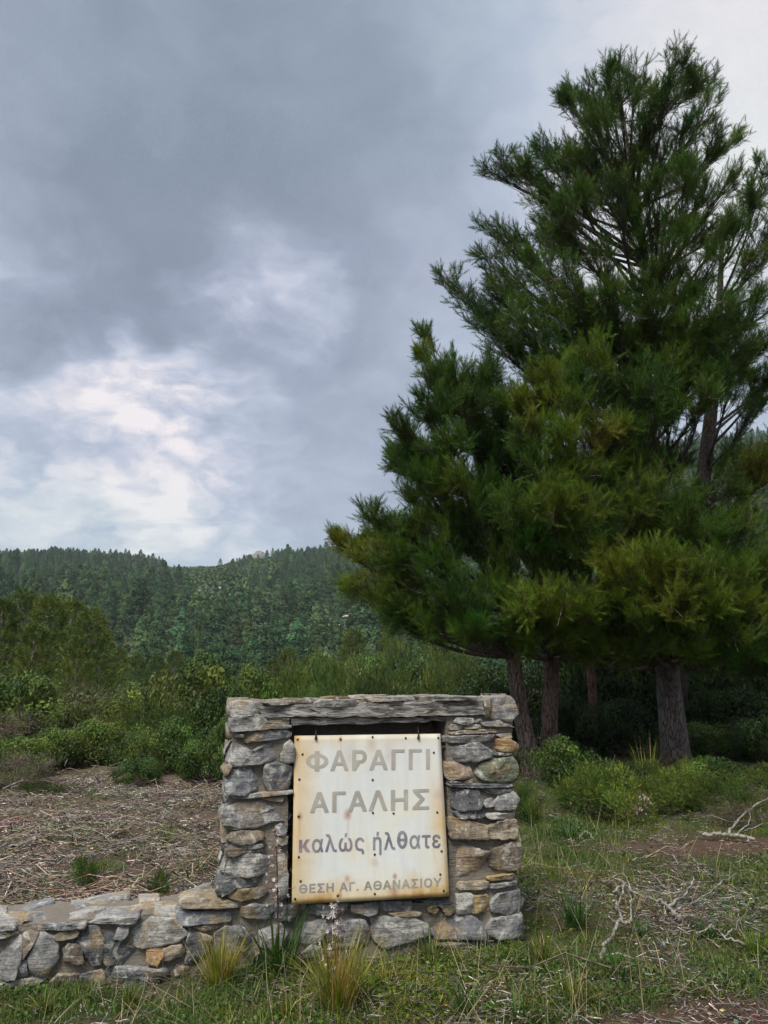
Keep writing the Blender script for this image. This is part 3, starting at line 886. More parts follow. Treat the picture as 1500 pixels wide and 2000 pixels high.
# body runs past the picture's edge
def wall_zs(s, z, n):
    return np.array([W0[0], W0[1], 0]) + TV * s + BV * n + UP * z


def s_of(u, v):
    return float((wall_pt(u, v) - W0) @ TV)


sL, sR = s_of(-900, 1850), s_of(452, 1800)
g = Geo()
nu = 140
for (za, na_, zb_, nb_) in (('b', BK, 't', BK), ('t', BK, 't', .44), ('t', .44, 'b', .44)):
    V = []
    for q in range(9):
        for p_ in range(nu + 1):
            s = sL + (sR - sL) * p_ / nu
            zt = ZT - .012
            f = q / 8
            z = {'b': -.12, 't': zt}[za] * (1 - f) + {'b': -.12, 't': zt}[zb_] * f
            n_ = na_ * (1 - f) + nb_ * f
            P_ = wall_zs(s, z, n_)
            dv = np.array(mnoise.noise_vector(Vector(P_ * 7))) * .012 + np.array(mnoise.noise_vector(Vector(P_ * 23))) * .006
            V.append(P_ + dv)
    ii = np.arange(8)[:, None] * (nu + 1); jj = np.arange(nu)[None]
    g.add(V, np.stack([ii + jj, ii + jj + 1, ii + nu + 2 + jj, ii + nu + 1 + jj], -1).reshape(-1, 4))
geo_obj('mortar', g, MAT['mortar'], low, smooth=True)
WALL = [
    ([(0, 410), (125, 405), (130, 520), (95, 640), (0, 665), (-70, 600), (-80, 450)], 'gray'),
    ([(-90, 365), (110, 370), (120, 385), (0, 405), (-90, 400)], 'dark'),
    ([(180, 540), (240, 380), (265, 375), (350, 440), (350, 530), (290, 625), (240, 640), (200, 610)], 'gray'),
    ([(95, 640), (120, 555), (165, 550), (170, 630), (110, 660)], 'gray'),
    ([(130, 470), (150, 378), (238, 372), (190, 470), (140, 535)], 'brown'),
    ([(470, 430), (520, 348), (590, 338), (628, 420), (622, 570), (570, 590), (530, 500)], 'dark'),
    ([(395, 480), (430, 440), (490, 460), (515, 560), (400, 545)], 'brown'),
    ([(642, 560), (638, 372), (690, 388), (760, 440), (820, 490), (840, 550), (660, 578)], 'dark'),
    ([(702, 400), (730, 335), (788, 335), (770, 390), (740, 420)], 'gray'),
    ([(755, 425), (830, 355), (930, 292), (1060, 292), (1100, 340), (1143, 385), (1080, 430), (890, 468), (800, 455)], 'lt'),
    ([(900, 540), (905, 482), (960, 458), (998, 472), (988, 520), (960, 570), (920, 560)], 'orange'),
    ([(992, 530), (1007, 472), (1100, 452), (1125, 490), (1100, 520), (1010, 545)], 'tan'),
    ([(1135, 560), (1150, 350), (1200, 360), (1285, 410), (1260, 500), (1210, 570)], 'dark'),
    ([(645, 665), (670, 602), (720, 588), (1000, 592), (1020, 620), (900, 690), (700, 692)], 'blue'),
    ([(500, 690), (500, 632), (620, 605), (638, 650), (590, 698)], 'blue'),
    ([(300, 680), (360, 632), (492, 632), (492, 690), (330, 692)], 'brown'),
    ([(0, 690), (150, 658), (280, 652), (260, 680), (120, 720), (0, 740), (-80, 720)], 'lt'),
    ([(660, 722), (850, 717), (855, 755), (830, 770), (680, 770)], 'tan'),
    ([(860, 740), (1050, 692), (1095, 702), (1080, 720), (880, 752)], 'orange'),
    ([(1060, 610), (1080, 580), (1150, 590), (1140, 640), (1070, 640)], 'brown'),
    ([(430, 735), (650, 722), (650, 762), (450, 775)], 'brown'),
    ([(-60, 755), (180, 742), (150, 790), (0, 800), (-60, 800)], 'lt'),
    ([(210, 745), (400, 712), (415, 750), (240, 790)], 'gray'),
    ([(-60, 333), (95, 325), (100, 355), (0, 362), (-60, 362)], 'lt'),
    ([(125, 360), (150, 317), (330, 325), (530, 307), (520, 345), (250, 362)], 'blue'),
    ([(540, 320), (620, 285), (850, 272), (820, 318), (560, 320)], 'gray'),
    ([(315, 405), (380, 368), (485, 360), (470, 400), (360, 420)], 'tan'),
    ([(940, 262), (1075, 264), (1075, 284), (950, 280)], 'lt'),
    ([(1100, 195), (1150, 172), (1320, 168), (1475, 187), (1470, 220), (1130, 225)], 'tan'),
    ([(1090, 252), (1400, 252), (1400, 310), (1120, 328), (1085, 300)], 'blue'),
    ([(1180, 340), (1330, 325), (1340, 345), (1250, 365)], 'brown'),
]
for pts, col in WALL:
    stone(low, px('E', pts), col, depth=.2)
# wall continuing out of the picture
rr_ = np.random.default_rng(21)
for k in range(26):
    u = -70 - (k // 4) * 110 - rr_.uniform(0, 30); v = 1822 + (k % 4) * 38
    w_, h_ = rr_.uniform(38, 52), rr_.uniform(13, 18)
    stone(low, [(u - w_, v - h_ * .8), (u, v - h_), (u + w_, v - h_ * .7), (u + w_ * .9, v + h_), (u - w_ * .8, v + h_ * .9)], rr_.choice(['gray', 'blue', 'dark', 'lt', 'tan']), depth=.2)
# flat slates bedded in the top
TOPP = (np.array([0, 0, ZT - .006]), UP)
for pts, col in [([(70, 228), (180, 192), (300, 182), (320, 205), (150, 245)], 'blue'), ([(440, 195), (520, 180), (560, 210), (470, 232)], 'gray'),
                 ([(850, 150), (965, 145), (970, 180), (860, 185)], 'white'), ([(985, 145), (1250, 122), (1280, 135), (1100, 168), (995, 165)], 'gray'),
                 ([(340, 175), (600, 160), (780, 152), (780, 180), (600, 200), (360, 215)], 'lt'), ([(60, 270), (260, 250), (300, 275), (120, 300)], 'tan'),
                 ([(330, 265), (560, 235), (640, 250), (500, 285), (350, 292)], 'lt'), ([(690, 235), (850, 215), (900, 235), (760, 258)], 'tan'),
                 ([(-80, 230), (40, 215), (30, 300), (-80, 310)], 'lt'), ([(860, 200), (1060, 188), (1080, 215), (900, 235)], 'tan')]:
    stone(low, px('E', pts), col, depth=.05, proud=.004, name='slate', plane=TOPP, rough=.25)

# ------------------------------------------------------------------ the hanging sign
SV = (560, 1400, .22)
STOP, SBOT = wall_pt(717, 1435, .02), wall_pt(724, 1759, -.062)
SN = np.cross(STOP - SBOT, TV); SN /= np.linalg.norm(SN)
if SN[1] > 0:
    SN = -SN


def sign_pt(u, v, off=0.0):
    p = on_plane(u, v, STOP, SN)
    d = p - STOP
    s, h = d @ TV, d[2]
    buck = .0035 * math.sin(s * 6.5 + 1.0) * math.sin(h * 5 + .4) + .0012 * math.sin(s * 15 + h * 9)
    return p + SN * (buck + off)


TL, TR, BR, BL = (575, 1437), (860, 1433), (878, 1751), (570, 1767)


def sign_uv(a, b):
    """a right, b down, 0..1 -> picture point"""
    x = (TL[0] * (1 - a) + TR[0] * a) * (1 - b) + (BL[0] * (1 - a) + BR[0] * a) * b
    y = (TL[1] * (1 - a) + TR[1] * a) * (1 - b) + (BL[1] * (1 - a) + BR[1] * a) * b
    return x, y


sg = empty('welcome_sign', sign_pt(724, 1759) , label='pale rust stained metal sign with faded Greek lettering hanging in stone frame', category='sign')
g = Geo(); n_ = 30
for off, rev in ((0.0, False), (-.003, True)):
    V, T_ = [], []
    for q in range(n_ + 1):
        for p_ in range(n_ + 1):
            a, b = p_ / n_, q / n_
            V.append(sign_pt(*sign_uv(a, b), off)); T_.append((a, b, 0))
    ii = np.arange(n_)[:, None] * (n_ + 1); jj = np.arange(n_)[None]
    Fq = np.stack([ii + jj, ii + jj + 1, ii + n_ + 2 + jj, ii + n_ + 1 + jj], -1).reshape(-1, 4)
    g.add(V, Fq if rev else Fq[:, ::-1], T_)
# rim joining both faces
ring = [(0, p_) for p_ in range(n_)] + [(q, n_) for q in range(n_)] + [(n_, p_) for p_ in range(n_, 0, -1)] + [(q, 0) for q in range(n_, 0, -1)]
fr = [q * (n_ + 1) + p_ for q, p_ in ring]; of = (n_ + 1) ** 2
g.f.append(np.array([(fr[k], fr[(k + 1) % len(fr)], fr[(k + 1) % len(fr)] + of, fr[k] + of) for k in range(len(fr))]))

SCREWS = [(97, 200), (478, 200), (762, 180), (1056, 190), (1345, 187), (140, 333), (1306, 318), (112, 556), (764, 560), (105, 885), (766, 853), (1335, 848), (950, 858),
          (107, 1245), (781, 1222), (1374, 1193), (124, 1460), (1364, 1400), (452, 1588), (781, 1572), (1395, 1545), (75, 1618)]


def inv_sign(x, y):
    """sign-view point -> (a, b)"""
    u, v = SV[0] + SV[2] * x, SV[1] + SV[2] * y
    a = b = .5
    for _ in range(12):
        x0, y0 = sign_uv(a, b)
        a += (u - x0) / 295; b += (v - y0) / 322
    return a, b


m, nt, bs, out = new_mat('rusting_painted_steel')
a_ = N(nt, 'ShaderNodeAttribute', attribute_name='tint'); sp = N(nt, 'ShaderNodeSeparateXYZ'); nt.links.new(a_.outputs['Vector'], sp.inputs[0])
U_, V_ = sp.outputs[0], sp.outputs[1]
mp = N(nt, 'ShaderNodeMapping'); mp.inputs['Scale'].default_value = (26, 2.2, 1); nt.links.new(a_.outputs['Vector'], mp.inputs[0])
st = N(nt, 'ShaderNodeTexNoise', i_Scale=1.0, i_Detail=5.0); nt.links.new(mp.outputs[0], st.inputs[0])
n1 = N(nt, 'ShaderNodeTexNoise', i_Scale=3.2, i_Detail=5.0, i_Distortion=.8); nt.links.new(a_.outputs['Vector'], n1.inputs[0])
n2 = N(nt, 'ShaderNodeTexNoise', i_Scale=14.0, i_Detail=5.0); nt.links.new(a_.outputs['Vector'], n2.inputs[0])
c = mixc(nt, st.outputs[0], (.57, .59, .575), (.75, .755, .715))
c = mixc(nt, thr(n1.outputs[0], .45, .7), c, (.70, .67, .55))
c = mixc(nt, math_n(nt, 'MULTIPLY', thr(st.outputs[0], .56, .74), math_n(nt, 'MULTIPLY', thr(n1.outputs[0], .38, .62), .5)), c, (.60, .45, .24))
# yellow-brown seeping in from the edges
wv = math_n(nt, 'MULTIPLY', math_n(nt, 'SUBTRACT', n1.outputs[0], .5), .34)
sv_ = math_n(nt, 'MULTIPLY', math_n(nt, 'SUBTRACT', st.outputs[0], .5), .10)
eL = thr(math_n(nt, 'ADD', U_, wv), .19, -.02)
eR = math_n(nt, 'MULTIPLY', thr(math_n(nt, 'ADD', math_n(nt, 'SUBTRACT', 1.0, U_), wv), .13, -.02), thr(V_, .1, .6))
eB = thr(math_n(nt, 'ADD', math_n(nt, 'SUBTRACT', 1.0, V_), math_n(nt, 'ADD', wv, sv_)), .17, .02)
eT = math_n(nt, 'MULTIPLY', thr(math_n(nt, 'ADD', V_, wv), .08, -.04), .6)
e = math_n(nt, 'MAXIMUM', math_n(nt, 'MAXIMUM', eL, eR), math_n(nt, 'MAXIMUM', eB, eT))
c = mixc(nt, math_n(nt, 'MULTIPLY', e, .85), c, (.60, .40, .13))
e2 = thr(math_n(nt, 'ADD', math_n(nt, 'SUBTRACT', 1.0, V_), math_n(nt, 'ADD', wv, sv_)), .055, -.03)
c = mixc(nt, math_n(nt, 'MULTIPLY', e2, .8), c, (.30, .14, .035))
SPOTS = [(545, 870, .035, .8), (540, 1440, .022, .6), (960, 1415, .02, .8), (950, 1570, .05, .8), (750, 240, .05, .3), (560, 350, .08, .25), (920, 330, .06, .25), (115, 885, .025, .8), (97, 200, .02, .6), (478, 200, .02, .7), (781, 1300, .035, .3), (470, 1585, .02, .8), (1345, 700, .04, .25)]
for (x, y, r_, am) in SPOTS:
    sa, sb = inv_sign(x, y)
    dx = math_n(nt, 'SUBTRACT', U_, sa); dy = math_n(nt, 'MULTIPLY', math_n(nt, 'SUBTRACT', V_, sb), .75)
    dd = math_n(nt, 'SQRT', math_n(nt, 'ADD', math_n(nt, 'MULTIPLY', dx, dx), math_n(nt, 'MULTIPLY', dy, dy)))
    dd = math_n(nt, 'ADD', dd, math_n(nt, 'MULTIPLY', math_n(nt, 'SUBTRACT', n2.outputs[0], .5), r_))
    # a rust run below each spot
    run = math_n(nt, 'MULTIPLY', thr(math_n(nt, 'ABSOLUTE', dx), r_ * .45, 0), math_n(nt, 'MULTIPLY', thr(dy, .16, 0.0), thr(dy, -.01, .01)))
    msk = math_n(nt, 'MAXIMUM', thr(dd, r_, r_ * .15), math_n(nt, 'MULTIPLY', run, .45))
    c = mixc(nt, math_n(nt, 'MULTIPLY', msk, am), c, (.36, .17, .09))
nt.links.new(c, bs.inputs['Base Color']); bs.inputs['Roughness'].default_value = .42; bs.inputs['Specular IOR Level'].default_value = .45
bump(nt, bs, math_n(nt, 'ADD', n2.outputs[0], n1.outputs[0]), .12, .01)
MAT['sign'] = m
geo_obj('panel', g, m, sg, smooth=False)

m, nt, bs, out = new_mat('faded_sign_paint')
tcn = N(nt, 'ShaderNodeNewGeometry')
n1 = N(nt, 'ShaderNodeTexNoise', i_Scale=9.0, i_Detail=5.0); nt.links.new(tcn.outputs['Position'], n1.inputs[0])
mp = N(nt, 'ShaderNodeMapping'); mp.inputs['Scale'].default_value = (90, 90, 8); nt.links.new(tcn.outputs['Position'], mp.inputs[0])
n2 = N(nt, 'ShaderNodeTexNoise', i_Scale=1.0, i_Detail=3.0); nt.links.new(mp.outputs[0], n2.inputs[0])
a_ = N(nt, 'ShaderNodeAttribute', attribute_name='tint')
fd = math_n(nt, 'ADD', math_n(nt, 'MULTIPLY', thr(n1.outputs[0], .4, .72), .38), math_n(nt, 'MULTIPLY', n2.outputs[0], .25))
c = mixc(nt, fd, a_.outputs['Color'], (.56, .53, .46))
nt.links.new(c, bs.inputs['Base Color']); bs.inputs['Roughness'].default_value = .6
MAT['paint'] = m
ROWS = [("ΑΡΑΓΓΙ", (385, 477), (1272, 462), 175, (.34, .31, .265), .030),
        ("ΑΓΑΛΗΣ", (205, 850), (1265, 818), 176, (.31, .285, .24), .034),
        ("αλώς", (222, 1201), (690, 1186), 116, (.125, .10, .16), .024),
        ("ήλ", (765, 1182), (965, 1174), 116, (.10, .10, .15), .024),
        ("ατε", (1090, 1168), (1365, 1160), 116, (.10, .10, .15), .024),
        ("ΘΕΣΗ ΑΓ. ΑΘΑΝΑΣΙΟΥ", (110, 1565), (1375, 1505), 76, (.21, .20, .185), .034)]


def ring_letter(cx, cy, ro, ri, bar, colr, label):
    """a round letter with a bar: phi or theta"""
    V, Fq = [], []
    n_ = 36
    for k in range(n_):
        a = 2 * math.pi * k / n_
        for rr in (ro, ri):
            V.append(sign_pt(SV[0] + SV[2] * (cx + rr[0] * math.cos(a)), SV[1] + SV[2] * (cy + rr[1] * math.sin(a)), .0012))
    for k in range(n_):
        k2 = (k + 1) % n_
        Fq.append((2 * k, 2 * k2, 2 * k2 + 1, 2 * k + 1))
    b0 = len(V)
    for x, y in bar:
        V.append(sign_pt(SV[0] + SV[2] * x, SV[1] + SV[2] * y, .0015))
    Fq.append((b0, b0 + 1, b0 + 2, b0 + 3))
    g = Geo(); g.add(V, Fq, np.array(colr))
    return geo_obj('lettering', g, MAT['paint'], sg, label=label)


def poly_letter(quads, colr, label):
    g = Geo()
    for k, q_ in enumerate(quads):
        g.add([sign_pt(SV[0] + SV[2] * x, SV[1] + SV[2] * y, .0012 + .0002 * k) for x, y in q_], [(0, 1, 2, 3)], np.array(colr))
    return geo_obj('lettering', g, MAT['paint'], sg, label=label)


poly_letter([[(108, 1092), (138, 1090), (138, 1203), (108, 1205)], [(134, 1158), (168, 1088), (204, 1086), (152, 1166)], [(140, 1150), (166, 1132), (208, 1199), (172, 1201)]], (.16, .09, .17), 'painted small Greek kappa')
ring_letter(270, 395, (100, 68), (60, 40), [(247, 305), (290, 304), (290, 483), (247, 484)], (.34, .31, .265), 'painted Greek capital phi')
ring_letter(1026, 1092, (47, 80), (19, 52), [(1000, 1082), (1052, 1080), (1052, 1104), (1000, 1106)], (.095, .095, .145), 'painted small Greek theta')
for txt, bl, brr, hgt, colr, boff in ROWS:
    cu = bpy.data.curves.new('lettering', 'FONT'); cu.body = txt; cu.resolution_u = 3
    cu.space_character = 1.16
    to = bpy.data.objects.new('lettering', cu); COL.objects.link(to)
    bpy.context.view_layer.update()
    dg = bpy.context.evaluated_depsgraph_get()
    me0 = bpy.data.meshes.new_from_object(to.evaluated_get(dg))
    bpy.data.objects.remove(to); bpy.data.curves.remove(cu)
    v = np.array([x.co[:] for x in me0.vertices])
    fs = [tuple(p_.vertices) for p_ in me0.polygons]
    x0, x1 = v[:, 0].min() - boff, v[:, 0].max() + boff
    capH = .735 if txt[0] not in 'ήα' else .56
    W_, FF = [], []
    # heavy strokes: the thin outline laid down nine times, each a hair higher than the last
    for q, (sx_, sy_) in enumerate([(0, 0), (1, 0), (-1, 0), (0, 1), (0, -1), (.7, .7), (-.7, .7), (.7, -.7), (-.7, -.7)]):
        n0_ = len(W_)
        for p_ in v:
            f = (p_[0] + sx_ * boff - x0) / (x1 - x0)
            x = bl[0] + (brr[0] - bl[0]) * f
            y = bl[1] + (brr[1] - bl[1]) * f - hgt * (p_[1] + sy_ * boff * .6) / capH
            W_.append(sign_pt(SV[0] + SV[2] * x, SV[1] + SV[2] * y, .001 + .00012 * q))
        FF += [tuple(i_ + n0_ for i_ in f_) for f_ in fs]
    W_ = np.array(W_); o0 = W_.mean(0)
    me = bpy.data.meshes.new('lettering'); me.from_pydata([tuple(p_) for p_ in W_ - o0], [], FF)
    v = W_
    at_ = me.attributes.new('tint', 'FLOAT_COLOR', 'POINT')
    at_.data.foreach_set('color', np.tile(np.array([*colr, 1.], np.float32), (len(v), 1)).ravel())
    me.materials.clear(); me.materials.append(MAT['paint'])
    me.update()
    if len(me.polygons) and me.polygons[0].normal.dot(Vector(SN)) < 0:
        me.flip_normals()
    link('lettering', me, o0, sg, label='painted Greek line reading ' + txt)
# screws, all one mesh
g = Geo(); th = np.arange(8) / 8 * 2 * math.pi
A1 = np.cross(SN, UP); A1 /= np.linalg.norm(A1); A2 = np.cross(SN, A1)
V = [(A1 * math.cos(t) + A2 * math.sin(t)) * .0075 for t in th] + [(A1 * math.cos(t) + A2 * math.sin(t)) * .005 + SN * .004 for t in th]
g.add(V, [(k, (k + 1) % 8, 8 + (k + 1) % 8, 8 + k) for k in range(8)]); g.f.append(np.array([[8 + k for k in range(8)]]))
sme = g.mesh('screw', MAT['steel'])
for x, y in SCREWS:
    link('screw', sme, sign_pt(SV[0] + SV[2] * x, SV[1] + SV[2] * y, .0005), sg)
for x, y in ((258, 190), (1168, 185)):
    p = sign_pt(SV[0] + SV[2] * x, SV[1] + SV[2] * y, .006)
    q = sign_pt(SV[0] + SV[2] * x, SV[1] + SV[2] * (y - 62), .004)
    g = Geo()
    tube(g, [p - UP * .008, p, (p + q) / 2 + SN * .004, q, q + UP * .10 + BV * .05], [.009, .009, .0045, .004, .004], 6)
    geo_obj('hook', g, MAT['steel'], sg)

# ------------------------------------------------------------------ plant helpers
def gpt(u, v, h=0.0):
    """point on the ground seen at a picture position"""
    d = ray(u, v); z = 0.0
    for _ in range(25):
        t = (z - EYE) / d[2]
        p = np.array([0, 0, EYE]) + d * t
        z = .5 * z + .5 * float(ground_z(p[0], p[1]))
    p[2] = float(ground_z(p[0], p[1])) + h
    return p


def needles(g, P, D, Ln, n, nl, w, tint, r_, a0=55, a1=18, t0=.12):
    S = len(P)
    t = r_.uniform(t0, 1.0, (S, n))
    base = P[:, None] + D[:, None] * (Ln[:, None] * t)[..., None]
    rv = unit(r_.normal(size=(S, n, 3)))
    Db = np.broadcast_to(D[:, None], (S, n, 3))
    perp = unit(rv - (rv * Db).sum(-1, keepdims=True) * Db)
    al = np.radians(a0 + (a1 - a0) * t + r_.normal(size=(S, n)) * 8)
    d = Db * np.cos(al)[..., None] + perp * np.sin(al)[..., None]
    wv = unit(np.cross(d, unit(r_.normal(size=(S, n, 3))))) * w
    ll = nl * r_.uniform(.75, 1.15, (S, n))
    V = np.stack([base + wv, base - wv, base + d * ll[..., None]], 2).reshape(-1, 3)
    g.add(V, np.arange(len(V)).reshape(-1, 3), np.repeat(tint, n * 3, 0))


def stems(g, P, Q, w, tint=None):
    """straight three-sided sticks from P to Q"""
    D = unit(Q - P)
    ref = np.where(np.abs(D[:, 2:3]) > .8, np.array([[1., 0, 0]]), np.array([[0, 0, 1.]]))
    A = unit(np.cross(D, ref)); B = np.cross(D, A)
    w = np.broadcast_to(np.asarray(w, float), (len(P),))[:, None]
    ring = [A, -.5 * A + .87 * B, -.5 * A - .87 * B]
    V = np.stack([P + r * w for r in ring] + [Q + r * w * .5 for r in ring], 1)
    b = np.arange(len(P))[:, None, None] * 6
    F = (b + np.array([[0, 1, 4, 3], [1, 2, 5, 4], [2, 0, 3, 5]])[None]).reshape(-1, 4)
    t = None if tint is None else np.repeat(tint, 6, 0)
    g.add(V.reshape(-1, 3), F, t)


def blades(g, base, az, lean, length, width, droop, tint, nseg=3):
    S = len(base)
    h = np.stack([np.sin(az), np.cos(az), np.zeros(S)], -1)
    sd = np.stack([np.cos(az), -np.sin(az), np.zeros(S)], -1)
    t = np.linspace(0, 1, nseg + 1)
    V = []
    for tt in t:
        c = base + h * (length * (np.sin(lean) * tt + droop * tt ** 2 * .8))[:, None] + UP * (length * (np.cos(lean) * tt - droop * tt ** 2 * .75))[:, None]
        w = (width * (1 - tt) ** .6 * (.55 + .45 * min(1, tt * 5)))[:, None]
        V += [c - sd * w, c + sd * w]
    V = np.stack(V, 1)
    k = 2 * (nseg + 1)
    b = np.arange(S)[:, None, None] * k
    F = (b + np.array([[2 * q, 2 * q + 1, 2 * q + 3, 2 * q + 2] for q in range(nseg)])[None]).reshape(-1, 4)
    g.add(V.reshape(-1, 3), F, np.repeat(tint, k, 0))


def tints(r_, n, base=(1, 1, 1), s=.18):
    t = np.ones((n, 3)) * np.asarray(base) * np.exp(r_.normal(size=(n, 1)) * s)
    return t * np.exp(r_.normal(size=(n, 3)) * s * .3)


# ------------------------------------------------------------------ near pines
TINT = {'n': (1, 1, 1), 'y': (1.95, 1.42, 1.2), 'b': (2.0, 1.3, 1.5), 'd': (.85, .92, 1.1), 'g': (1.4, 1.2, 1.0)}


def shoot_mesh(seed):
    """one pine shoot along +z, about a quarter of a metre, with its needles"""
    r_ = np.random.default_rng(seed); g = Geo()
    n = int(r_.integers(58, 80)); L0 = r_.uniform(.17, .26)
    P = np.zeros((1, 3)); D = unit(np.array([[r_.normal() * .08, r_.normal() * .08, 1.]]))
    needles(g, P, D, np.array([L0]), n, .092, .0017, np.ones((1, 3)), r_, a0=52, a1=14, t0=.10)
    # older needles a little duller, tips fresher
    stems(g, P, P + D * L0 * .95, np.array([.0035]), np.array([(1.5, .75, 1.2)]))
    return g.mesh('shoot', MAT['pine_i'])


SHOOTS = [shoot_mesh(2000 + k) for k in range(10)]


def pine(label, trunk, boughs, seed, dens=1.0, needle=.118, bark_tint=(1, 1, 1), group=None, sparse_top=None):
    r_ = np.random.default_rng(seed)
    TP = np.array([at(u, v, Y) for u, v, Y, r in trunk]); TRd = np.array([r for *_, r in trunk])
    TP[0, 2] = float(ground_z(TP[0, 0], TP[0, 1])) - .1
    root = empty('pine_tree', TP[0], label=label, category='tree', kind='thing')
    if group:
        root['group'] = group
    # trunk: resampled, slightly lumpy, flared foot
    zz = np.linspace(0, 1, 40)
    s = np.linspace(0, 1, len(TP))
    ss = np.concatenate([[0], np.cumsum(np.linalg.norm(np.diff(TP, axis=0), axis=1))]); ss /= ss[-1]
    C = np.stack([np.interp(zz, ss, TP[:, k]) for k in range(3)], -1)
    C[1:-1] = (C[:-2] + C[1:-1] * 2 + C[2:]) / 4
    rad = .9 * np.interp(zz, ss, TRd) * (1 + .35 * np.exp(-zz * 45))
    g = Geo(); tube(g, C, rad, 22, tint=np.array(bark_tint), rough=.025)
    geo_obj('trunk', g, MAT['bark'], root, smooth=True)
    gb, gn = Geo(), Geo()

    def trunk_at(z):
        k = np.clip(np.interp(z, C[:, 2], np.arange(len(C))), 0, len(C) - 1)
        i0 = int(k); i1 = min(i0 + 1, len(C) - 1)
        return C[i0] + (C[i1] - C[i0]) * (k - i0), rad[i0]
    PB, DB, LB, TB = [], [], [], []
    SP, SQ, SW, STt = [], [], [], []
    for (pos, Rb, cls) in boughs:
        ax, _ = trunk_at(pos[2])
        hd = np.linalg.norm((pos - ax)[:2])
        zst = max(pos[2] - .55 * hd - .25, C[0, 2] + 1.9)
        st, tr = trunk_at(min(zst, C[-1, 2] - .1))
        outw = pos - ax; outw[2] = 0; outw = outw / (np.linalg.norm(outw) + .3)
        mid = (st + pos) / 2 + np.array([0, 0, -.12 * hd]) + r_.normal(size=3) * .08 * hd
        Lp = bez(st, mid, pos, 9)
        r0 = min(tr * .5, .018 + .014 * hd)
        tube(gb, Lp, np.linspace(r0, .010, 9), 5, tint=np.array((.75, .72, .72)), cap=False)
        ns = max(7, int((10 + 27 * Rb) * dens * (.8 if pos[2] > 8.2 else 1.0)))
        top = np.array([0, 0, 1.])
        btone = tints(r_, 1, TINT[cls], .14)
        for q in range(ns):
            dv = unit(r_.normal(size=3) * np.array([1, 1, .7]) + outw * .6 + top * .30)
            sc = pos + dv * Rb * (.45 + .65 * r_.uniform() ** .7)
            sb = Lp[r_.integers(4, 9)]
            mid2 = (sb + sc) / 2 + r_.normal(size=3) * .06 - top * .06
            cv = bez(sb, mid2, sc + top * .05, 6)
            tube(gb, cv, np.linspace(.010, .004, 6), 3, tint=np.array((.85, .8, .76)), cap=False)
            nsh = int(r_.integers(11, 19))
            k = np.clip(r_.beta(2.2, 1.2, nsh), .12, 1) * 5
            i0 = np.minimum(k.astype(int), 4); fr = (k - i0)[:, None]
            P = cv[i0] * (1 - fr) + cv[i0 + 1] * fr + r_.normal(size=(nsh, 3)) * .02
            axd = unit(cv[i0 + 1] - cv[i0])
            D = unit(axd * .75 + top * .42 + r_.normal(size=(nsh, 3)) * .48)
            Ln = r_.uniform(.55, 1.2, nsh) * min(1.1, .72 + .6 * Rb)
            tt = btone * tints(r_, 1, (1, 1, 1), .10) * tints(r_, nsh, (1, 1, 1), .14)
            PB.append(P); DB.append(D); LB.append(Ln); TB.append(tt)
        # bare grey twigs inside the bough
        nb = int(r_.integers(4, 10))
        a_ = Lp[r_.integers(4, 9, nb)]
        e_ = a_ + unit(r_.normal(size=(nb, 3)) + outw * .6) * Rb * r_.uniform(.6, 1.15, (nb, 1))
        SP.append(a_); SQ.append(e_); SW.append(np.full(nb, .006)); STt.append(np.tile((1.7, 1.6, 1.5), (nb, 1)))
    P, D, Ln, tt = np.concatenate(PB), np.concatenate(DB), np.concatenate(LB), np.concatenate(TB)
    stems(gb, np.concatenate(SP), np.concatenate(SQ), np.concatenate(SW), np.concatenate(STt))
    geo_obj('branches', gb, MAT['bark'], root, kind='stuff')
    n = len(P)
    rot = np.stack([np.zeros(n), np.arccos(np.clip(D[:, 2], -1, 1)), np.arctan2(D[:, 1], D[:, 0])], -1)
    gn_scatter('crown', SHOOTS, P, rot, Ln[:, None] * np.ones((1, 3)), tt, r_.integers(0, len(SHOOTS), n), parent=root, kind='stuff')
    return root


def place_boughs(lst, axis, Yt, hw_of, depth, seed, back=.55):
    """picture positions of boughs -> bodies round the trunk, front ones nearer, plus the unseen far side"""
    r_ = np.random.default_rng(seed); out_ = []
    for it in lst:
        u, v, r = it[:3]; cls = it[3] if len(it) > 3 else 'n'
        k = it[4] if len(it) > 4 else None
        ua = np.interp(v, axis[1], axis[0]); hw = hw_of(v)
        x = np.clip(abs(u - ua) / hw, 0, 1)
        full = math.sqrt(1 - x * x) * depth
        dY = -full * r_.uniform(.25, 1.0) if k is None else k
        Y = Yt + dY
        out_.append((at(u, v, Y), r * Y / 1500 * 1.04, cls))
        if r_.uniform() < back * (.55 if v < 620 else 1):
            Yb = Yt + full * r_.uniform(0.0, .9)
            out_.append((at(ua + (u - ua) * .85 + r_.normal() * 18, v + r_.normal() * 18, Yb), r * Yb / 1500 * 1.06, cls if cls == 'd' else 'n'))
    return out_


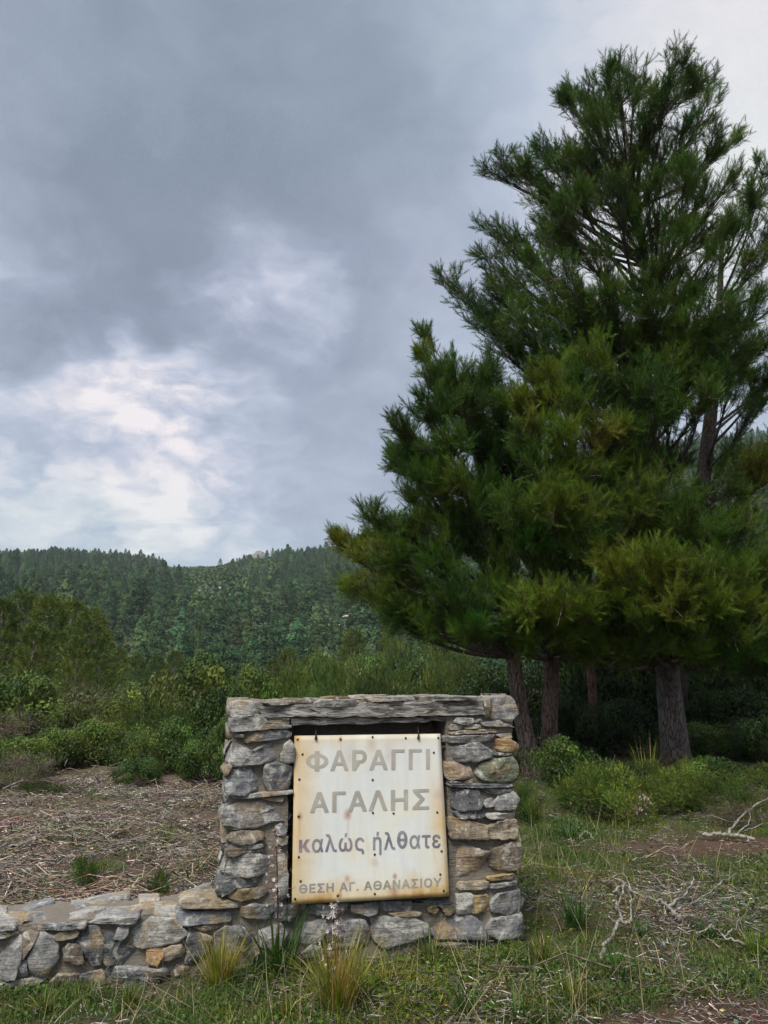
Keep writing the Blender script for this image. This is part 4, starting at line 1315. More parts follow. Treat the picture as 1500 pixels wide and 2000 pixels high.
T1A = ([1205, 1225, 1245, 1270, 1262, 1252, 1262, 1285, 1302, 1322], [130, 280, 420, 560, 700, 850, 950, 1100, 1280, 1495])
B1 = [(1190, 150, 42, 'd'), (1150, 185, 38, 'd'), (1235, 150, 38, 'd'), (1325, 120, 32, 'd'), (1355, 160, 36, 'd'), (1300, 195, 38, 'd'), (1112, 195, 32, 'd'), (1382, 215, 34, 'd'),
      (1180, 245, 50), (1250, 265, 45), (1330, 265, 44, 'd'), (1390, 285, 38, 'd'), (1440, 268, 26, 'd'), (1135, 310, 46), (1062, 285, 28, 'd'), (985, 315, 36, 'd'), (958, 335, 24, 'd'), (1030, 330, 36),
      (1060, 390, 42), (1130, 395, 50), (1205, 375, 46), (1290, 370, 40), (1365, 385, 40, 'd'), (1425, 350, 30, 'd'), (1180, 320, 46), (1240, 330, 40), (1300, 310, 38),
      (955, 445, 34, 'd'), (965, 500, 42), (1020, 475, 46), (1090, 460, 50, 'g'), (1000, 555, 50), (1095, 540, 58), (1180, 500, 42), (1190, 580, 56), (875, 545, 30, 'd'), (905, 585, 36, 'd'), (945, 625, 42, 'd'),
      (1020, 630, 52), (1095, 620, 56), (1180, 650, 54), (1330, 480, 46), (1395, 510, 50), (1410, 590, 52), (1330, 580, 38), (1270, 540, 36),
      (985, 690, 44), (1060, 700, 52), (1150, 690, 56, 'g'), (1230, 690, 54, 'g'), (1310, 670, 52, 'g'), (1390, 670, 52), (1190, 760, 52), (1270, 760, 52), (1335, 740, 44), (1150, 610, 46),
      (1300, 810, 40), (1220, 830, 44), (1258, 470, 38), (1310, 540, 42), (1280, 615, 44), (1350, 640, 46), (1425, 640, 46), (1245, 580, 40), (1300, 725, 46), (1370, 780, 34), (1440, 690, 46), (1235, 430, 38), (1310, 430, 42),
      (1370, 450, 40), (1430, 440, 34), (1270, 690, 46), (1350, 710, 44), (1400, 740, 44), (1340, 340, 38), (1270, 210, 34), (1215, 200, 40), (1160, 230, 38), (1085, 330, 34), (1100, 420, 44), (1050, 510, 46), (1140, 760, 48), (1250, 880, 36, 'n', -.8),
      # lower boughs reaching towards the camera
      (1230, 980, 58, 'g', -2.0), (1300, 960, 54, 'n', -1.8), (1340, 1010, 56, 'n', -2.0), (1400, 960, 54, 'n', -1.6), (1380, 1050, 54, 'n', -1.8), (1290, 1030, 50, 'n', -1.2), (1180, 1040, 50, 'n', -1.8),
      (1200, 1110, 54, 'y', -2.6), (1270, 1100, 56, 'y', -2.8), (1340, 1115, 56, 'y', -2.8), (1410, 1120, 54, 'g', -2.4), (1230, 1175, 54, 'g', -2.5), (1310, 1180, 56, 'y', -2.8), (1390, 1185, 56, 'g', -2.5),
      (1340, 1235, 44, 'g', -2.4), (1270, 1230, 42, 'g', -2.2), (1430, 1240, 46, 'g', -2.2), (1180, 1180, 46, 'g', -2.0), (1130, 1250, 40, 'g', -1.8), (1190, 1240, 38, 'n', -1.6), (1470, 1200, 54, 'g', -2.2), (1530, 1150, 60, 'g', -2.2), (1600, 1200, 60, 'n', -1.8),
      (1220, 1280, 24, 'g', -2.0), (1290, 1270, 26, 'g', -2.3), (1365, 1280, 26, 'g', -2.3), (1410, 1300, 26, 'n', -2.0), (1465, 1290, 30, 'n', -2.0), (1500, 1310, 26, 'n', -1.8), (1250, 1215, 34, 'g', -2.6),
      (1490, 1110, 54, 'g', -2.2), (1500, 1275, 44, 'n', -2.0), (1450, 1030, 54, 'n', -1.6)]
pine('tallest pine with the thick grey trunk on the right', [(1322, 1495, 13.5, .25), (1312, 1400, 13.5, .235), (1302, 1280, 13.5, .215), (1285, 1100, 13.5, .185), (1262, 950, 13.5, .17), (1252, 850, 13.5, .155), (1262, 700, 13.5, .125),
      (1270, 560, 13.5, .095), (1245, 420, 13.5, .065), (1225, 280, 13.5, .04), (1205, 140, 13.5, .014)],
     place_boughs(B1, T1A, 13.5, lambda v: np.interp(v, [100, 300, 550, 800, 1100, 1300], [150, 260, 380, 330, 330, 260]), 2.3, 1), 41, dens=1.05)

T2A = ([880, 910, 950, 985, 1000, 1045], [720, 830, 950, 1100, 1250, 1505])
B2 = [(826, 695, 14, 'b', 0), (838, 735, 34, 'd'), (890, 735, 36, 'd'), (945, 745, 40, 'd'), (840, 795, 42, 'd'), (905, 800, 48), (785, 835, 34, 'd'), (800, 880, 44, 'd'), (870, 880, 52), (785, 905, 34, 'd'),
      (830, 940, 46), (900, 950, 52, 'g'), (810, 975, 28, 'd'), (735, 1015, 34, 'd'), (775, 1045, 44), (840, 1035, 48), (905, 1030, 52), (678, 1065, 26, 'b'), (652, 1050, 13, 'b'), (720, 1090, 44, 'b'),
      (790, 1105, 52), (865, 1105, 54), (700, 1150, 40, 'g'), (760, 1170, 48, 'g'), (830, 1180, 52), (895, 1180, 52), (775, 1215, 34), (845, 1220, 38), (910, 1225, 34)]
pine('pine with a slender trunk leaning left beside the stone frame', [(1045, 1505, 12.4, .19), (1030, 1450, 12.4, .155), (1015, 1380, 12.4, .14), (1005, 1300, 12.4, .128), (1000, 1250, 12.4, .122), (985, 1100, 12.4, .10), (950, 950, 12.4, .075), (910, 830, 12.4, .05), (880, 730, 12.4, .02)],
     place_boughs(B2, T2A, 12.4, lambda v: np.interp(v, [700, 900, 1100, 1250], [120, 200, 320, 300]), 1.5, 2), 42, dens=1.1, bark_tint=(1.02, .88, .84))
T2B = ([1070, 1080, 1100, 1090, 1080, 1072], [720, 800, 950, 1100, 1250, 1490])
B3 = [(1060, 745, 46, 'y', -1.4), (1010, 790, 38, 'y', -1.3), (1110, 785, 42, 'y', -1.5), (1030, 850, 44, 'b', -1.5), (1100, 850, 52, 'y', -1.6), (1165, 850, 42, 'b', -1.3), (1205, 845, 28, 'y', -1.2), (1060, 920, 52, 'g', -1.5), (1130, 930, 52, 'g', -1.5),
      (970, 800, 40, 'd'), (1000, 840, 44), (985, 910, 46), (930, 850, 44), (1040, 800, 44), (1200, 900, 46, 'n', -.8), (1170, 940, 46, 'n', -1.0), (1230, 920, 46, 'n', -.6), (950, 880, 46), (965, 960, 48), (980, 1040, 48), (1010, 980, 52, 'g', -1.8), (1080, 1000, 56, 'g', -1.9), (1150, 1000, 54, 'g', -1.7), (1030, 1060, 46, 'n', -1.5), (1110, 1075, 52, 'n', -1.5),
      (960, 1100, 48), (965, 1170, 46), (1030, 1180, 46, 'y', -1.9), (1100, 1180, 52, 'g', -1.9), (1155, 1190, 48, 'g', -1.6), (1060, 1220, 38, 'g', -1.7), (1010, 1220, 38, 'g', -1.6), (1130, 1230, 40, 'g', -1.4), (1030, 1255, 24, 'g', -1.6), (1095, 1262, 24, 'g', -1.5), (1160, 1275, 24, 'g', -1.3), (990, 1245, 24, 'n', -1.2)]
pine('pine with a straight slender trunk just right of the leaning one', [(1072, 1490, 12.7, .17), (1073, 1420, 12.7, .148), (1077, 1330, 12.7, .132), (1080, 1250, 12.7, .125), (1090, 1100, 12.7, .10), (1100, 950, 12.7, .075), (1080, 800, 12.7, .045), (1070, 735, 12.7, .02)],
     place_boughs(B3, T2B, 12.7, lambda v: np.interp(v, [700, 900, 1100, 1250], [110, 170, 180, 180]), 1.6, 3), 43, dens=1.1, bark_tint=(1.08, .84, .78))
T4 = ([1410, 1395, 1380, 1370, 1318], [450, 750, 880, 1000, 1490])
B4 = [(1490, 340, 34, 'd'), (1478, 395, 38, 'd'), (1440, 445, 42), (1490, 460, 46), (1465, 520, 48), (1475, 600, 52), (1470, 680, 52), (1430, 735, 44), (1490, 745, 46), (1560, 420, 60), (1560, 560, 60), (1560, 700, 60), (1470, 800, 30, 'd'),
      (1590, 850, 60), (1470, 930, 54, 'b', -2.0), (1495, 900, 40, 'b', -2.2), (1430, 900, 34, 'n', -.4), (1560, 1000, 60), (1600, 480, 50)]
pine('pine at the right edge with a dark trunk behind the tallest one', [(1318, 1470, 16.5, .22), (1330, 1250, 16.5, .20), (1366, 1000, 16.5, .18), (1380, 880, 16.5, .17), (1395, 750, 16.5, .14), (1405, 600, 16.5, .09), (1412, 430, 16.5, .04)],
     place_boughs(B4, T4, 16.5, lambda v: 260, 2.0, 4), 44, dens=1.0, bark_tint=(.45, .4, .38))
B5 = [(1140, 1090, 70), (1180, 1010, 70), (1090, 1130, 60), (1210, 1150, 60), (1130, 1210, 50), (1060, 1060, 60)]
pine('thin reddish pine trunk deep in the shade behind', [(1164, 1480, 16.5, .12), (1160, 1380, 16.5, .105), (1152, 1290, 16.5, .095), (1150, 1100, 16.5, .07), (1150, 1000, 16.5, .03)],
     place_boughs(B5, ([1150, 1150], [900, 1490]), 16.5, lambda v: 120, 1.2, 5), 45, dens=1.0, bark_tint=(1.2, .75, .6))
# ------------------------------------------------------------------ shrubs
def bush_meshes(seed, kind):
    """foliage and stem meshes of a shrub about 1 m in radius and 1 m high"""
    r_ = np.random.default_rng(seed)
    gf, gs = Geo(), Geo()
    nl = 34
    cs, rs = [], []
    for q in range(nl):
        a = r_.uniform(0, 2 * math.pi); rr = math.sqrt(r_.uniform()) * .78
        zc_ = r_.uniform(.15, 1) ** .8 * (1 - .55 * rr ** 2) * .85
        cs.append((rr * math.cos(a), rr * math.sin(a), zc_)); rs.append(r_.uniform(.16, .30))
    cs = np.array(cs); rs = np.array(rs)
    lt = tints(r_, nl, (1, 1, 1), .32)
    if kind == 'leafy':
        n = 11500
        k = r_.integers(0, nl, n)
        dv = unit(r_.normal(size=(n, 3)) + np.array([0, 0, .25]))
        P = cs[k] + dv * (rs[k] * r_.uniform(.55, 1.12, n))[:, None] * np.array([1, 1, .85])
        P[:, 2] = np.maximum(P[:, 2], .01)
        nr = unit(dv + r_.normal(size=(n, 3)) * .7 + np.array([0, 0, .3]))
        a = unit(np.cross(nr, r_.normal(size=(n, 3)))); b = np.cross(nr, a)
        L_ = (.029 * r_.uniform(.5, 1.3, n))[:, None]
        V = np.stack([P - a * L_, P + b * L_ * .48, P + a * L_, P - b * L_ * .48], 1).reshape(-1, 3)
        tt = lt[k] * tints(r_, n, (1, 1, 1), .2)
        gf.add(V, np.arange(len(V)).reshape(-1, 4), np.repeat(tt, 4, 0))
    elif kind in ('fine', 'dry'):
        n = 1500 if kind == 'fine' else 700
        k = r_.integers(0, nl, n)
        dv = unit(r_.normal(size=(n, 3)) + np.array([0, 0, .5]))
        P = cs[k] + dv * (rs[k] * r_.uniform(.4, 1.0, n))[:, None]
        P[:, 2] = np.maximum(P[:, 2], .01)
        D = unit(dv + r_.normal(size=(n, 3)) * .35 + np.array([0, 0, .6]))
        tt = lt[k] * tints(r_, n, (1, 1, 1), .18)
        needles(gf, P, D, r_.uniform(.08, .20, n), 14 if kind == 'fine' else 7, .045, .0065, np.asarray(tt), r_, a0=48, a1=25)
        if kind == 'dry':
            stems(gs, P - D * .25, P + D * .15, .004, np.tile((1.6, 1.5, 1.4), (n, 1)))
    for q in range(26):
        e = cs[r_.integers(0, nl)]
        b0 = np.array([r_.normal() * .10, r_.normal() * .10, 0])
        tube(gs, bez(b0, np.array([e[0] * .4, e[1] * .4, e[2] * .6]), e, 6), np.linspace(.018, .006, 6), 4, tint=np.array((1.1, 1.05, 1.0)), cap=False)
    return gf.mesh('foliage', MAT['leaf']), gs.mesh('stems', MAT['bark'])


BUSH = {k: [bush_meshes(60 + 10 * i + j, k) for j in range(n)] for i, (k, n) in enumerate((('leafy', 4), ('fine', 2), ('dry', 2)))}
GRP = {}
bcount = [0]


def shrub(u, vb, vt, wpx, Y, kind, col, label, group=None, name='shrub', cat='shrub'):
    r_ = np.random.default_rng(900 + bcount[0]); bcount[0] += 1
    p = at(u, vb, Y); gz = float(ground_z(p[0], p[1]))
    base = np.array([p[0], p[1], gz - .03])
    h = max(.15, at(u, vt, Y)[2] - base[2]); w = wpx * Y / 1500 / 2
    root = empty(name, base, label=label, category=cat, kind='thing')
    if group:
        root['group'] = group
    fm, sm = BUSH[kind][int(r_.integers(0, len(BUSH[kind])))]
    rz = r_.uniform(0, 6.28)
    for nm, me in (('foliage', fm), ('stems', sm)):
        o = link(nm, me, base, root); o.scale = (w, w * r_.uniform(.85, 1.1), h / 1.0); o.rotation_euler = (0, 0, rz)
        if nm == 'foliage':
            o.color = (*col, 1)
            o['kind'] = 'stuff'
        else:
            o['kind'] = 'stuff'
    return root


OL, BR_, SHADEc, GRY, YEL, PALE = (1.1, 1.05, .95), (1.15, 1.2, .9), (.36, .42, .40), (1.1, 1.05, 1.3), (1.6, 1.45, .9), (1.15, 1.15, 1.05)  # the darkest tint puts canopy shade into the undergrowth's leaf colour
for a in [
    (40, 1540, 1425, 170, 11.9, 'leafy', (1.0, 1.02, .75), 'bright green leafy shrub at the left edge of the cleared ground'),
    (120, 1535, 1408, 150, 12.6, 'leafy', (.88, .9, .7), 'green shrub second from the left behind the litter'),
    (205, 1535, 1392, 170, 13.0, 'leafy', (.9, .9, .65), 'tallest green shrub behind the grey dry bush'),
    (262, 1535, 1425, 120, 11.8, 'leafy', (.68, .75, .6), 'narrow green shrub left of the broken grey branches'),
    (330, 1535, 1398, 160, 12.5, 'leafy', (.75, .85, .7), 'dark green shrub behind the broken grey branches'),
    (400, 1540, 1432, 150, 11.2, 'leafy', (.72, .8, .6), 'rounded green shrub touching the left side of the sign frame'),
    (20, 1500, 1385, 200, 14.5, 'dry', (1.2, 1.1, .9), 'twiggy scrub rising behind the bright shrub at the left edge'),
    (110, 1500, 1370, 190, 15, 'leafy', (.85, .8, .65), 'olive scrub in the second row at left'),
    (290, 1500, 1372, 190, 15, 'fine', (.95, .95, .75), 'feathery olive scrub in the second row near the dark round shrub'),
    (440, 1500, 1385, 110, 14, 'leafy', (.8, .88, .7), 'leafy scrub just behind the left pillar edge'),
    (215, 1480, 1355, 170, 16, 'leafy', (.9, .82, .7), 'pale olive scrub in the third row'),
    (270, 1545, 1470, 110, 11.0, 'leafy', (.75, .8, .75), 'small low shrub at the back of the twig litter'),
    (35, 1565, 1465, 190, 10.6, 'dry', (1.6, 1.5, 1.7), 'grey half dry bush beside the twig litter'),
    (90, 1560, 1525, 120, 10.3, 'fine', (.8, .8, .9), 'low dark cushion shrub at the foot of the grey dry bush'),
    (55, 1445, 1310, 280, 17, 'leafy', OL, 'broad olive green shrub under the left young pines'),
    (175, 1445, 1335, 230, 17.5, 'dry', (.9, .9, .9), 'grey stemmed scrub above the leafy green shrubs'),
    (250, 1440, 1330, 180, 18.5, 'leafy', (1.0, 1.0, .85), 'dull green shrub left of the big dark round one'),
    (385, 1450, 1272, 250, 16.5, 'leafy', (.78, .75, .62), 'big dark round shrub just left of the sign frame'),
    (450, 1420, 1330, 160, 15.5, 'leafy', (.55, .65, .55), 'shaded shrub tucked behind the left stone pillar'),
    (490, 1420, 1292, 150, 22, 'leafy', (1.25, 1.3, .85), 'bright yellow green shrub right of the dark round one'),
    (575, 1410, 1300, 170, 24, 'fine', (1.2, 1.25, .9), 'light green feathery shrub above the lintel at left'),
    (665, 1410, 1290, 170, 22, 'fine', PALE, 'pale green feathery shrub above the middle of the lintel'),
    (745, 1410, 1300, 190, 20, 'fine', (.95, .98, .95), 'grey green feathery shrub above the right of the lintel'),
    (830, 1415, 1275, 180, 23, 'leafy', (.8, .85, .8), 'olive tree like shrub left of the slender trunks'),
    (890, 1420, 1270, 150, 21, 'fine', (1.2, 1.15, 1.1), 'pale shrub under the hanging pine boughs'),
    (640, 1400, 1265, 120, 34, 'leafy', (1.1, 1.2, .9), 'light green bush in the valley below the rocky slope'),
    (720, 1400, 1255, 150, 33, 'leafy', (.95, 1.0, .85), 'rounded bush in the valley right of the rocky slope'),
    (800, 1400, 1250, 150, 32, 'fine', (1.1, 1.1, 1.1), 'greyish bush in the valley under the pine'),
    (945, 1500, 1285, 190, 17.5, 'leafy', SHADEc, 'dark undergrowth left of the leaning pine trunk'),
    (1035, 1500, 1290, 200, 18.5, 'leafy', SHADEc, 'dark undergrowth between the two slender trunks'),
    (1130, 1505, 1205, 200, 19, 'leafy', SHADEc, 'dark undergrowth behind the thin reddish trunk'),
    (1230, 1505, 1205, 220, 19, 'leafy', SHADEc, 'dark undergrowth left of the thick grey trunk'),
    (1330, 1500, 1205, 200, 20, 'leafy', SHADEc, 'dark undergrowth behind the thick grey trunk'),
    (1420, 1510, 1205, 220, 18, 'leafy', SHADEc, 'tall dark undergrowth right of the thick grey trunk'),
    (1520, 1510, 1205, 220, 17, 'leafy', SHADEc, 'dark undergrowth cut off by the right edge'),
    (985, 1510, 1330, 150, 14.6, 'leafy', SHADEc, 'shaded shrub between the frame and the leaning trunk'),
    (1120, 1505, 1360, 150, 15.2, 'leafy', SHADEc, 'shaded shrub right of the straight slender trunk'),
    (1215, 1505, 1350, 170, 15.5, 'leafy', SHADEc, 'shaded shrub in the gap before the thick trunk'),
    (1380, 1505, 1340, 150, 16.0, 'leafy', SHADEc, 'shaded shrub directly right of the thick trunk'),
    (1470, 1505, 1330, 200, 15.6, 'leafy', SHADEc, 'tall shaded shrub near the right edge'),
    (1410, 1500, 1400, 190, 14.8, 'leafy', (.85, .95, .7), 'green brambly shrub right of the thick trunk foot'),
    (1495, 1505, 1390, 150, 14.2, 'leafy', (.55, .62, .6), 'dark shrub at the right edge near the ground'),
    (1095, 1530, 1435, 170, 11.3, 'leafy', (.55, .65, .5), 'dark green shrub at the foot of the slender trunks'),
    (1180, 1612, 1488, 210, 9.1, 'fine', (1.6, 1.5, 1.0), 'rounded heath bush in front of the pines'),
    (1130, 1600, 1520, 110, 9.6, 'fine', (1.0, 1.15, .8), 'small heath bush left of the rounded one'),
    (1320, 1600, 1500, 200, 9.5, 'fine', (1.3, 1.3, .8), 'spreading yellow green heath bush below the thick trunk'),
    (1410, 1605, 1520, 150, 9.3, 'fine', (.95, 1.05, .75), 'heath bush at the right beside the dry brush'),
    (1475, 1580, 1490, 140, 11.0, 'fine', (1.0, 1.0, .8), 'green bush at the right edge above the pale log'),
    (1385, 1560, 1470, 160, 11.5, 'leafy', (.8, .9, .6), 'brambly green bush right of the thick trunk foot'),
    (1255, 1560, 1480, 130, 11.0, 'leafy', (.6, .68, .5), 'dark leafy bush left of the thick trunk foot'),
    (1500, 1610, 1540, 110, 9.6, 'dry', (1.2, .95, .8), 'brown dry bush at the right edge behind the log'),
    (1440, 1622, 1565, 130, 8.8, 'dry', (1.3, 1.0, .9), 'low brown dry brush by the pale log'),
    (1025, 1600, 1530, 90, 8.9, 'fine', (.8, .95, .6), 'small green bush against the right side of the frame'),
    (-90, 1535, 1415, 200, 12.2, 'leafy', (.9, .92, .7), 'leafy shrub beyond the left edge of the clearing'),
    (-240, 1535, 1400, 220, 12.8, 'leafy', (.85, .85, .65), 'broad shrub further left along the clearing'),
    (-420, 1540, 1405, 240, 12.0, 'fine', (.9, .9, .7), 'feathery shrub far left along the clearing'),
    (-160, 1470, 1350, 320, 16.5, 'leafy', (.85, .8, .65), 'olive scrub in the second row past the left edge'),
    (-420, 1470, 1340, 340, 17, 'leafy', (.8, .8, .65), 'olive scrub in the second row far to the left'),
    (-620, 1520, 1380, 300, 14, 'leafy', (.8, .85, .65), 'dense shrub closing the clearing on the far left'),
    (1610, 1560, 1430, 220, 12.5, 'leafy', (.7, .78, .6), 'leafy shrub past the right edge by the pines'),
    (1760, 1560, 1400, 280, 13.5, 'leafy', (.6, .68, .55), 'large shrub further right by the pines'),
    (1640, 1610, 1530, 200, 10, 'fine', (1.0, 1.05, .75), 'heath bush past the right edge beyond the log'),
    (165, 1725, 1670, 60, 6.35, 'fine', (1.1, 1.2, .8), 'small upright green sprig behind the low wall'),
    (310, 1740, 1700, 60, 6.1, 'fine', (.8, .95, .7), 'small green weed among twigs behind the low wall'),
]:
    shrub(*a)


# young pines across the near valley
def small_pine_meshes(seed):
    r_ = np.random.default_rng(seed); gf, gs = Geo(), Geo()
    n = 850
    z = r_.uniform(.08, 1, n) ** .9
    rad_ = (.30 * (1 - z) ** .7 + .03) * np.sqrt(r_.uniform(.2, 1, n)) * (1 + .3 * np.sin(z * 40 + r_.uniform(0, 6)))
    a = r_.uniform(0, 2 * math.pi, n)
    P = np.stack([rad_ * np.cos(a), rad_ * np.sin(a), z], -1)
    D = unit(np.stack([np.cos(a), np.sin(a), np.full(n, .9)], -1) + r_.normal(size=(n, 3)) * .35)
    needles(gf, P, D, r_.uniform(.04, .09, n), 16, .035, .0035, tints(r_, n, (1, 1, 1), .22), r_)
    tube(gs, [(0, 0, -.02), (.01, 0, .5), (0, .01, .97)], [.022, .014, .004], 6, tint=np.array((1, .95, .9)))
    for k in range(30):
        i_ = r_.integers(0, n); q = P[i_]
        tube(gs, [(0, 0, q[2] * .9), q * np.array([.5, .5, .93]), q], [.006, .004, .002], 3, cap=False)
    return gf.mesh('crown', MAT['pine']), gs.mesh('trunk', MAT['bark'])


SPM = [small_pine_meshes(300 + k) for k in range(3)]
YP = [(20, 1420, 1160, 34), (75, 1420, 1172, 30), (120, 1420, 1180, 33), (160, 1420, 1195, 29), (185, 1420, 1235, 31), (-20, 1420, 1180, 28), (50, 1420, 1225, 26), (140, 1420, 1250, 25),
      (225, 1400, 1270, 44), (262, 1400, 1280, 47), (300, 1400, 1285, 45), (335, 1400, 1275, 50), (560, 1400, 1270, 42), (600, 1400, 1285, 38), (530, 1400, 1290, 40), (690, 1400, 1235, 45), (760, 1400, 1245, 48), (860, 1400, 1240, 42)]
YL = ['tallest young pine at the far left', 'young pine second from the left edge', 'young pine right of the two leftmost', 'slim young pine before the brown clearing', 'shortest young pine left of the clearing', 'young pine cut by the left edge',
      'nearer young pine low at left', 'nearer young pine above the grey scrub']
YL2 = ['leftmost young pine just below the felled strip', 'second young pine below the felled strip', 'third young pine below the felled strip', 'young pine at the right end of the felled strip', 'young pine above the left half of the lintel',
       'short young pine above the lintel left of centre', 'young pine above the left pillar of the frame', 'young pine below the rocky slope left of the big pines', 'young pine under the left tips of the pine boughs', 'young pine half hidden under the hanging pine boughs']
for k, (u, vb, vt, Y) in enumerate(YP):
    r_ = np.random.default_rng(700 + k)
    p = at(u, vb, Y); base = np.array([p[0], p[1], float(ground_z(p[0], p[1])) - .05])
    h = at(u, vt, Y)[2] - base[2]
    lab = YL[k] + ' of the picture' if k == 0 else (YL[k] + ' hillside group' if k < len(YL) else YL2[k - len(YL)])
    root = empty('pine_tree', base, label=lab, category='tree', kind='thing', group='young pines in the valley')
    for nm, me in zip(('crown', 'trunk'), SPM[k % 3]):
        o = link(nm, me, base, root); o.scale = (h * .95, h * .95, h); o.rotation_euler = (0, 0, r_.uniform(0, 6))
        if nm == 'crown':
            o.color = (*(np.array((1.55, 1.4, 1.1)) * r_.uniform(.85, 1.15)), 1); o['kind'] = 'stuff'

# ------------------------------------------------------------------ forest on the hill
def hill_tree(seed):
    r_ = np.random.default_rng(seed)
    n = 1500
    z = r_.uniform(.06, 1, n) ** .85
    ph, fr_ = r_.uniform(0, 6, 2), r_.uniform(26, 38)
    a = r_.uniform(0, 2 * math.pi, n)
    rad_ = (.26 * (1 - z) ** .8 * (1 - .35 * np.exp(-z * 9)) + .012) * r_.uniform(.45, 1, n) ** .5 * (1 + .22 * np.sin(z * fr_ + ph[0]) + .2 * np.sin(a * 3 + z * 11 + ph[1]))
    P = np.stack([rad_ * np.cos(a), rad_ * np.sin(a), z], -1)
    nr = unit(np.stack([np.cos(a), np.sin(a), np.full(n, .65)], -1) + r_.normal(size=(n, 3)) * .45)
    t1 = unit(np.cross(nr, r_.normal(size=(n, 3)))); t2 = np.cross(nr, t1)
    L_ = (.021 * r_.uniform(.5, 1.3, n))[:, None]
    V = np.stack([P - t1 * L_, P + t2 * L_ * .7, P + t1 * L_, P - t2 * L_ * .7], 1).reshape(-1, 3)
    return V, np.arange(len(V)).reshape(-1, 4), np.repeat(tints(r_, n, (1, 1, 1), .13), 4, 0)


HT = [hill_tree(500 + k) for k in range(5)]


def uv_of(p):
    d = p - np.array([0, 0, EYE])
    f = d[1] * math.cos(PITCH) + d[2] * math.sin(PITCH); y = -d[1] * math.sin(PITCH) + d[2] * math.cos(PITCH)
    return 750 + 1500 * d[0] / f, 1000 - 1500 * y / f


r_ = np.random.default_rng(77)
trees, scrub = [], []
for k in range(26000):
    az = r_.uniform(-.52, .60); rr = math.sqrt(r_.uniform(R0 ** 2, (R1 * 1.01) ** 2))
    p = np.array([rr * math.sin(az), rr * math.cos(az), float(hill_z(az, rr))])
    u, v = uv_of(p)
    if not (-60 < u < 1600):
        continue
    dens = .40
    wob = 18 * math.sin(u * .05) + 12 * math.sin(v * .11 + u * .02)
    if 325 + wob * .4 < u < 525 + wob and v < 1218 + wob * .6:       # open scrub in the saddle
        dens = .015
    if u > 530 + wob and 1140 + wob < v < 1275 and u < 800:            # rocky open slope
        dens = .10
    if 185 < u < 365 and 1243 < v < 1272:                               # felled strip
        dens = 0
    if v > 1285:
        dens = .35
    if r_.uniform() < dens:
        trees.append((u, v, p, rr))
    elif r_.uniform() < (.9 if dens < .2 else .15):
        scrub.append((u, v, p, rr))
trees.sort(key=lambda t: t[3])
done = 0
HM, HMI = [], []
for V, F_, T_ in HT:
    g = Geo(); g.add(V, F_, T_); HM.append(g.mesh('crown', MAT['pine_far'])); HMI.append(g.mesh('crown', MAT['pine_far_i']))
gt = Geo(); tube(gt, [(0, 0, -.05), (0, 0, .5), (0, 0, .95)], [.02, .013, .003], 4)
TM = gt.mesh('trunk', MAT['bark'])
MP, MR, MS, MT, MV = [], [], [], [], []
for q, (u, v, p, rr) in enumerate(trees):
    h = 3.2 + r_.gamma(3.0, .95) * (1.0 if v > 1150 else .55) - (.6 if v < 1150 else 0) * (.7 if v > 1285 else 1)
    w = h * r_.uniform(1.0, 1.5)
    tone = np.array((1, 1, 1)) * math.exp(r_.normal() * .30) * np.array((r_.uniform(.75, 1.15), 1, r_.uniform(.9, 1.3)))
    ro = r_.uniform(0, 6.28)
    vis = -20 < u < 720
    if vis and done < 300:
        done += 1
        root = empty('pine_tree', p, label='dark green pine in the closed wood on the far hillside', category='tree', group='pines on the far hillside', kind='thing')
        for nm, me in (('crown', HM[q % 5]), ('trunk', TM)):
            o = link(nm, me, p, root); o.scale = (w, w, h); o.rotation_euler = (0, 0, ro)
            if nm == 'crown':
                o.color = (*tone, 1); o['kind'] = 'stuff'
    else:
        MP.append(p); MR.append((0, 0, ro)); MS.append((w, w, h)); MT.append(tone); MV.append(q % 5)
gn_scatter('forest', HMI, np.array(MP), np.array(MR), np.array(MS), np.array(MT), MV, kind='stuff', label='mass of dark pines covering the far hill and ridge', category='forest')
sf = Geo()
for (u, v, p, rr) in scrub:
    n = 9; P = p + r_.normal(size=(n, 3)) * np.array([.9, .9, .25]) + UP * .3
    nr = unit(r_.normal(size=(n, 3)) + UP * .8); t1 = unit(np.cross(nr, r_.normal(size=(n, 3)))); t2 = np.cross(nr, t1); L_ = r_.uniform(.35, .9, (n, 1))
    V = np.stack([P - t1 * L_, P + t2 * L_, P + t1 * L_, P - t2 * L_], 1).reshape(-1, 3)
    sf.add(V, np.arange(len(V)).reshape(-1, 4), np.repeat(tints(r_, n, np.array((1.25, 1.2, 1.1)), .25), 4, 0))
geo_obj('hillside_scrub', sf, MAT['pine_far'], kind='stuff', origin=(0, 250, 0), label='low grey green scrub on the open hill slope', category='scrub')


def rock_mesh(seed, flat=.7):
    r_ = np.random.default_rng(seed)
    import bmesh
    bm = bmesh.new(); bmesh.ops.create_icosphere(bm, subdivisions=2, radius=1)
    for v in bm.verts:
        d = mnoise.voronoi(v.co * 1.3 + Vector((seed * 3.1, 0, 0)))[0][0]
        v.co *= .72 + .5 * d
        v.co.z *= flat
    me = bpy.data.meshes.new('rock'); bm.to_mesh(me); bm.free(); me.materials.append(MAT['stone'])
    return me


RM = [rock_mesh(k) for k in range(1, 5)]


def rock(p, s, col, label, group=None, k=0, cat='rock', name='rock', rz=0.0):
    o = link(name, RM[k % 4], p, None, label=label, category=cat, kind='thing')
    if group:
        o['group'] = group
    o.scale = s; o.rotation_euler = (0, 0, rz); o.color = (*col, 1)
    return o


HILLP = lambda u, rr: (lambda az: np.array([rr * math.sin(az), rr * math.cos(az), float(hill_z(az, rr))]))(az_of(u))


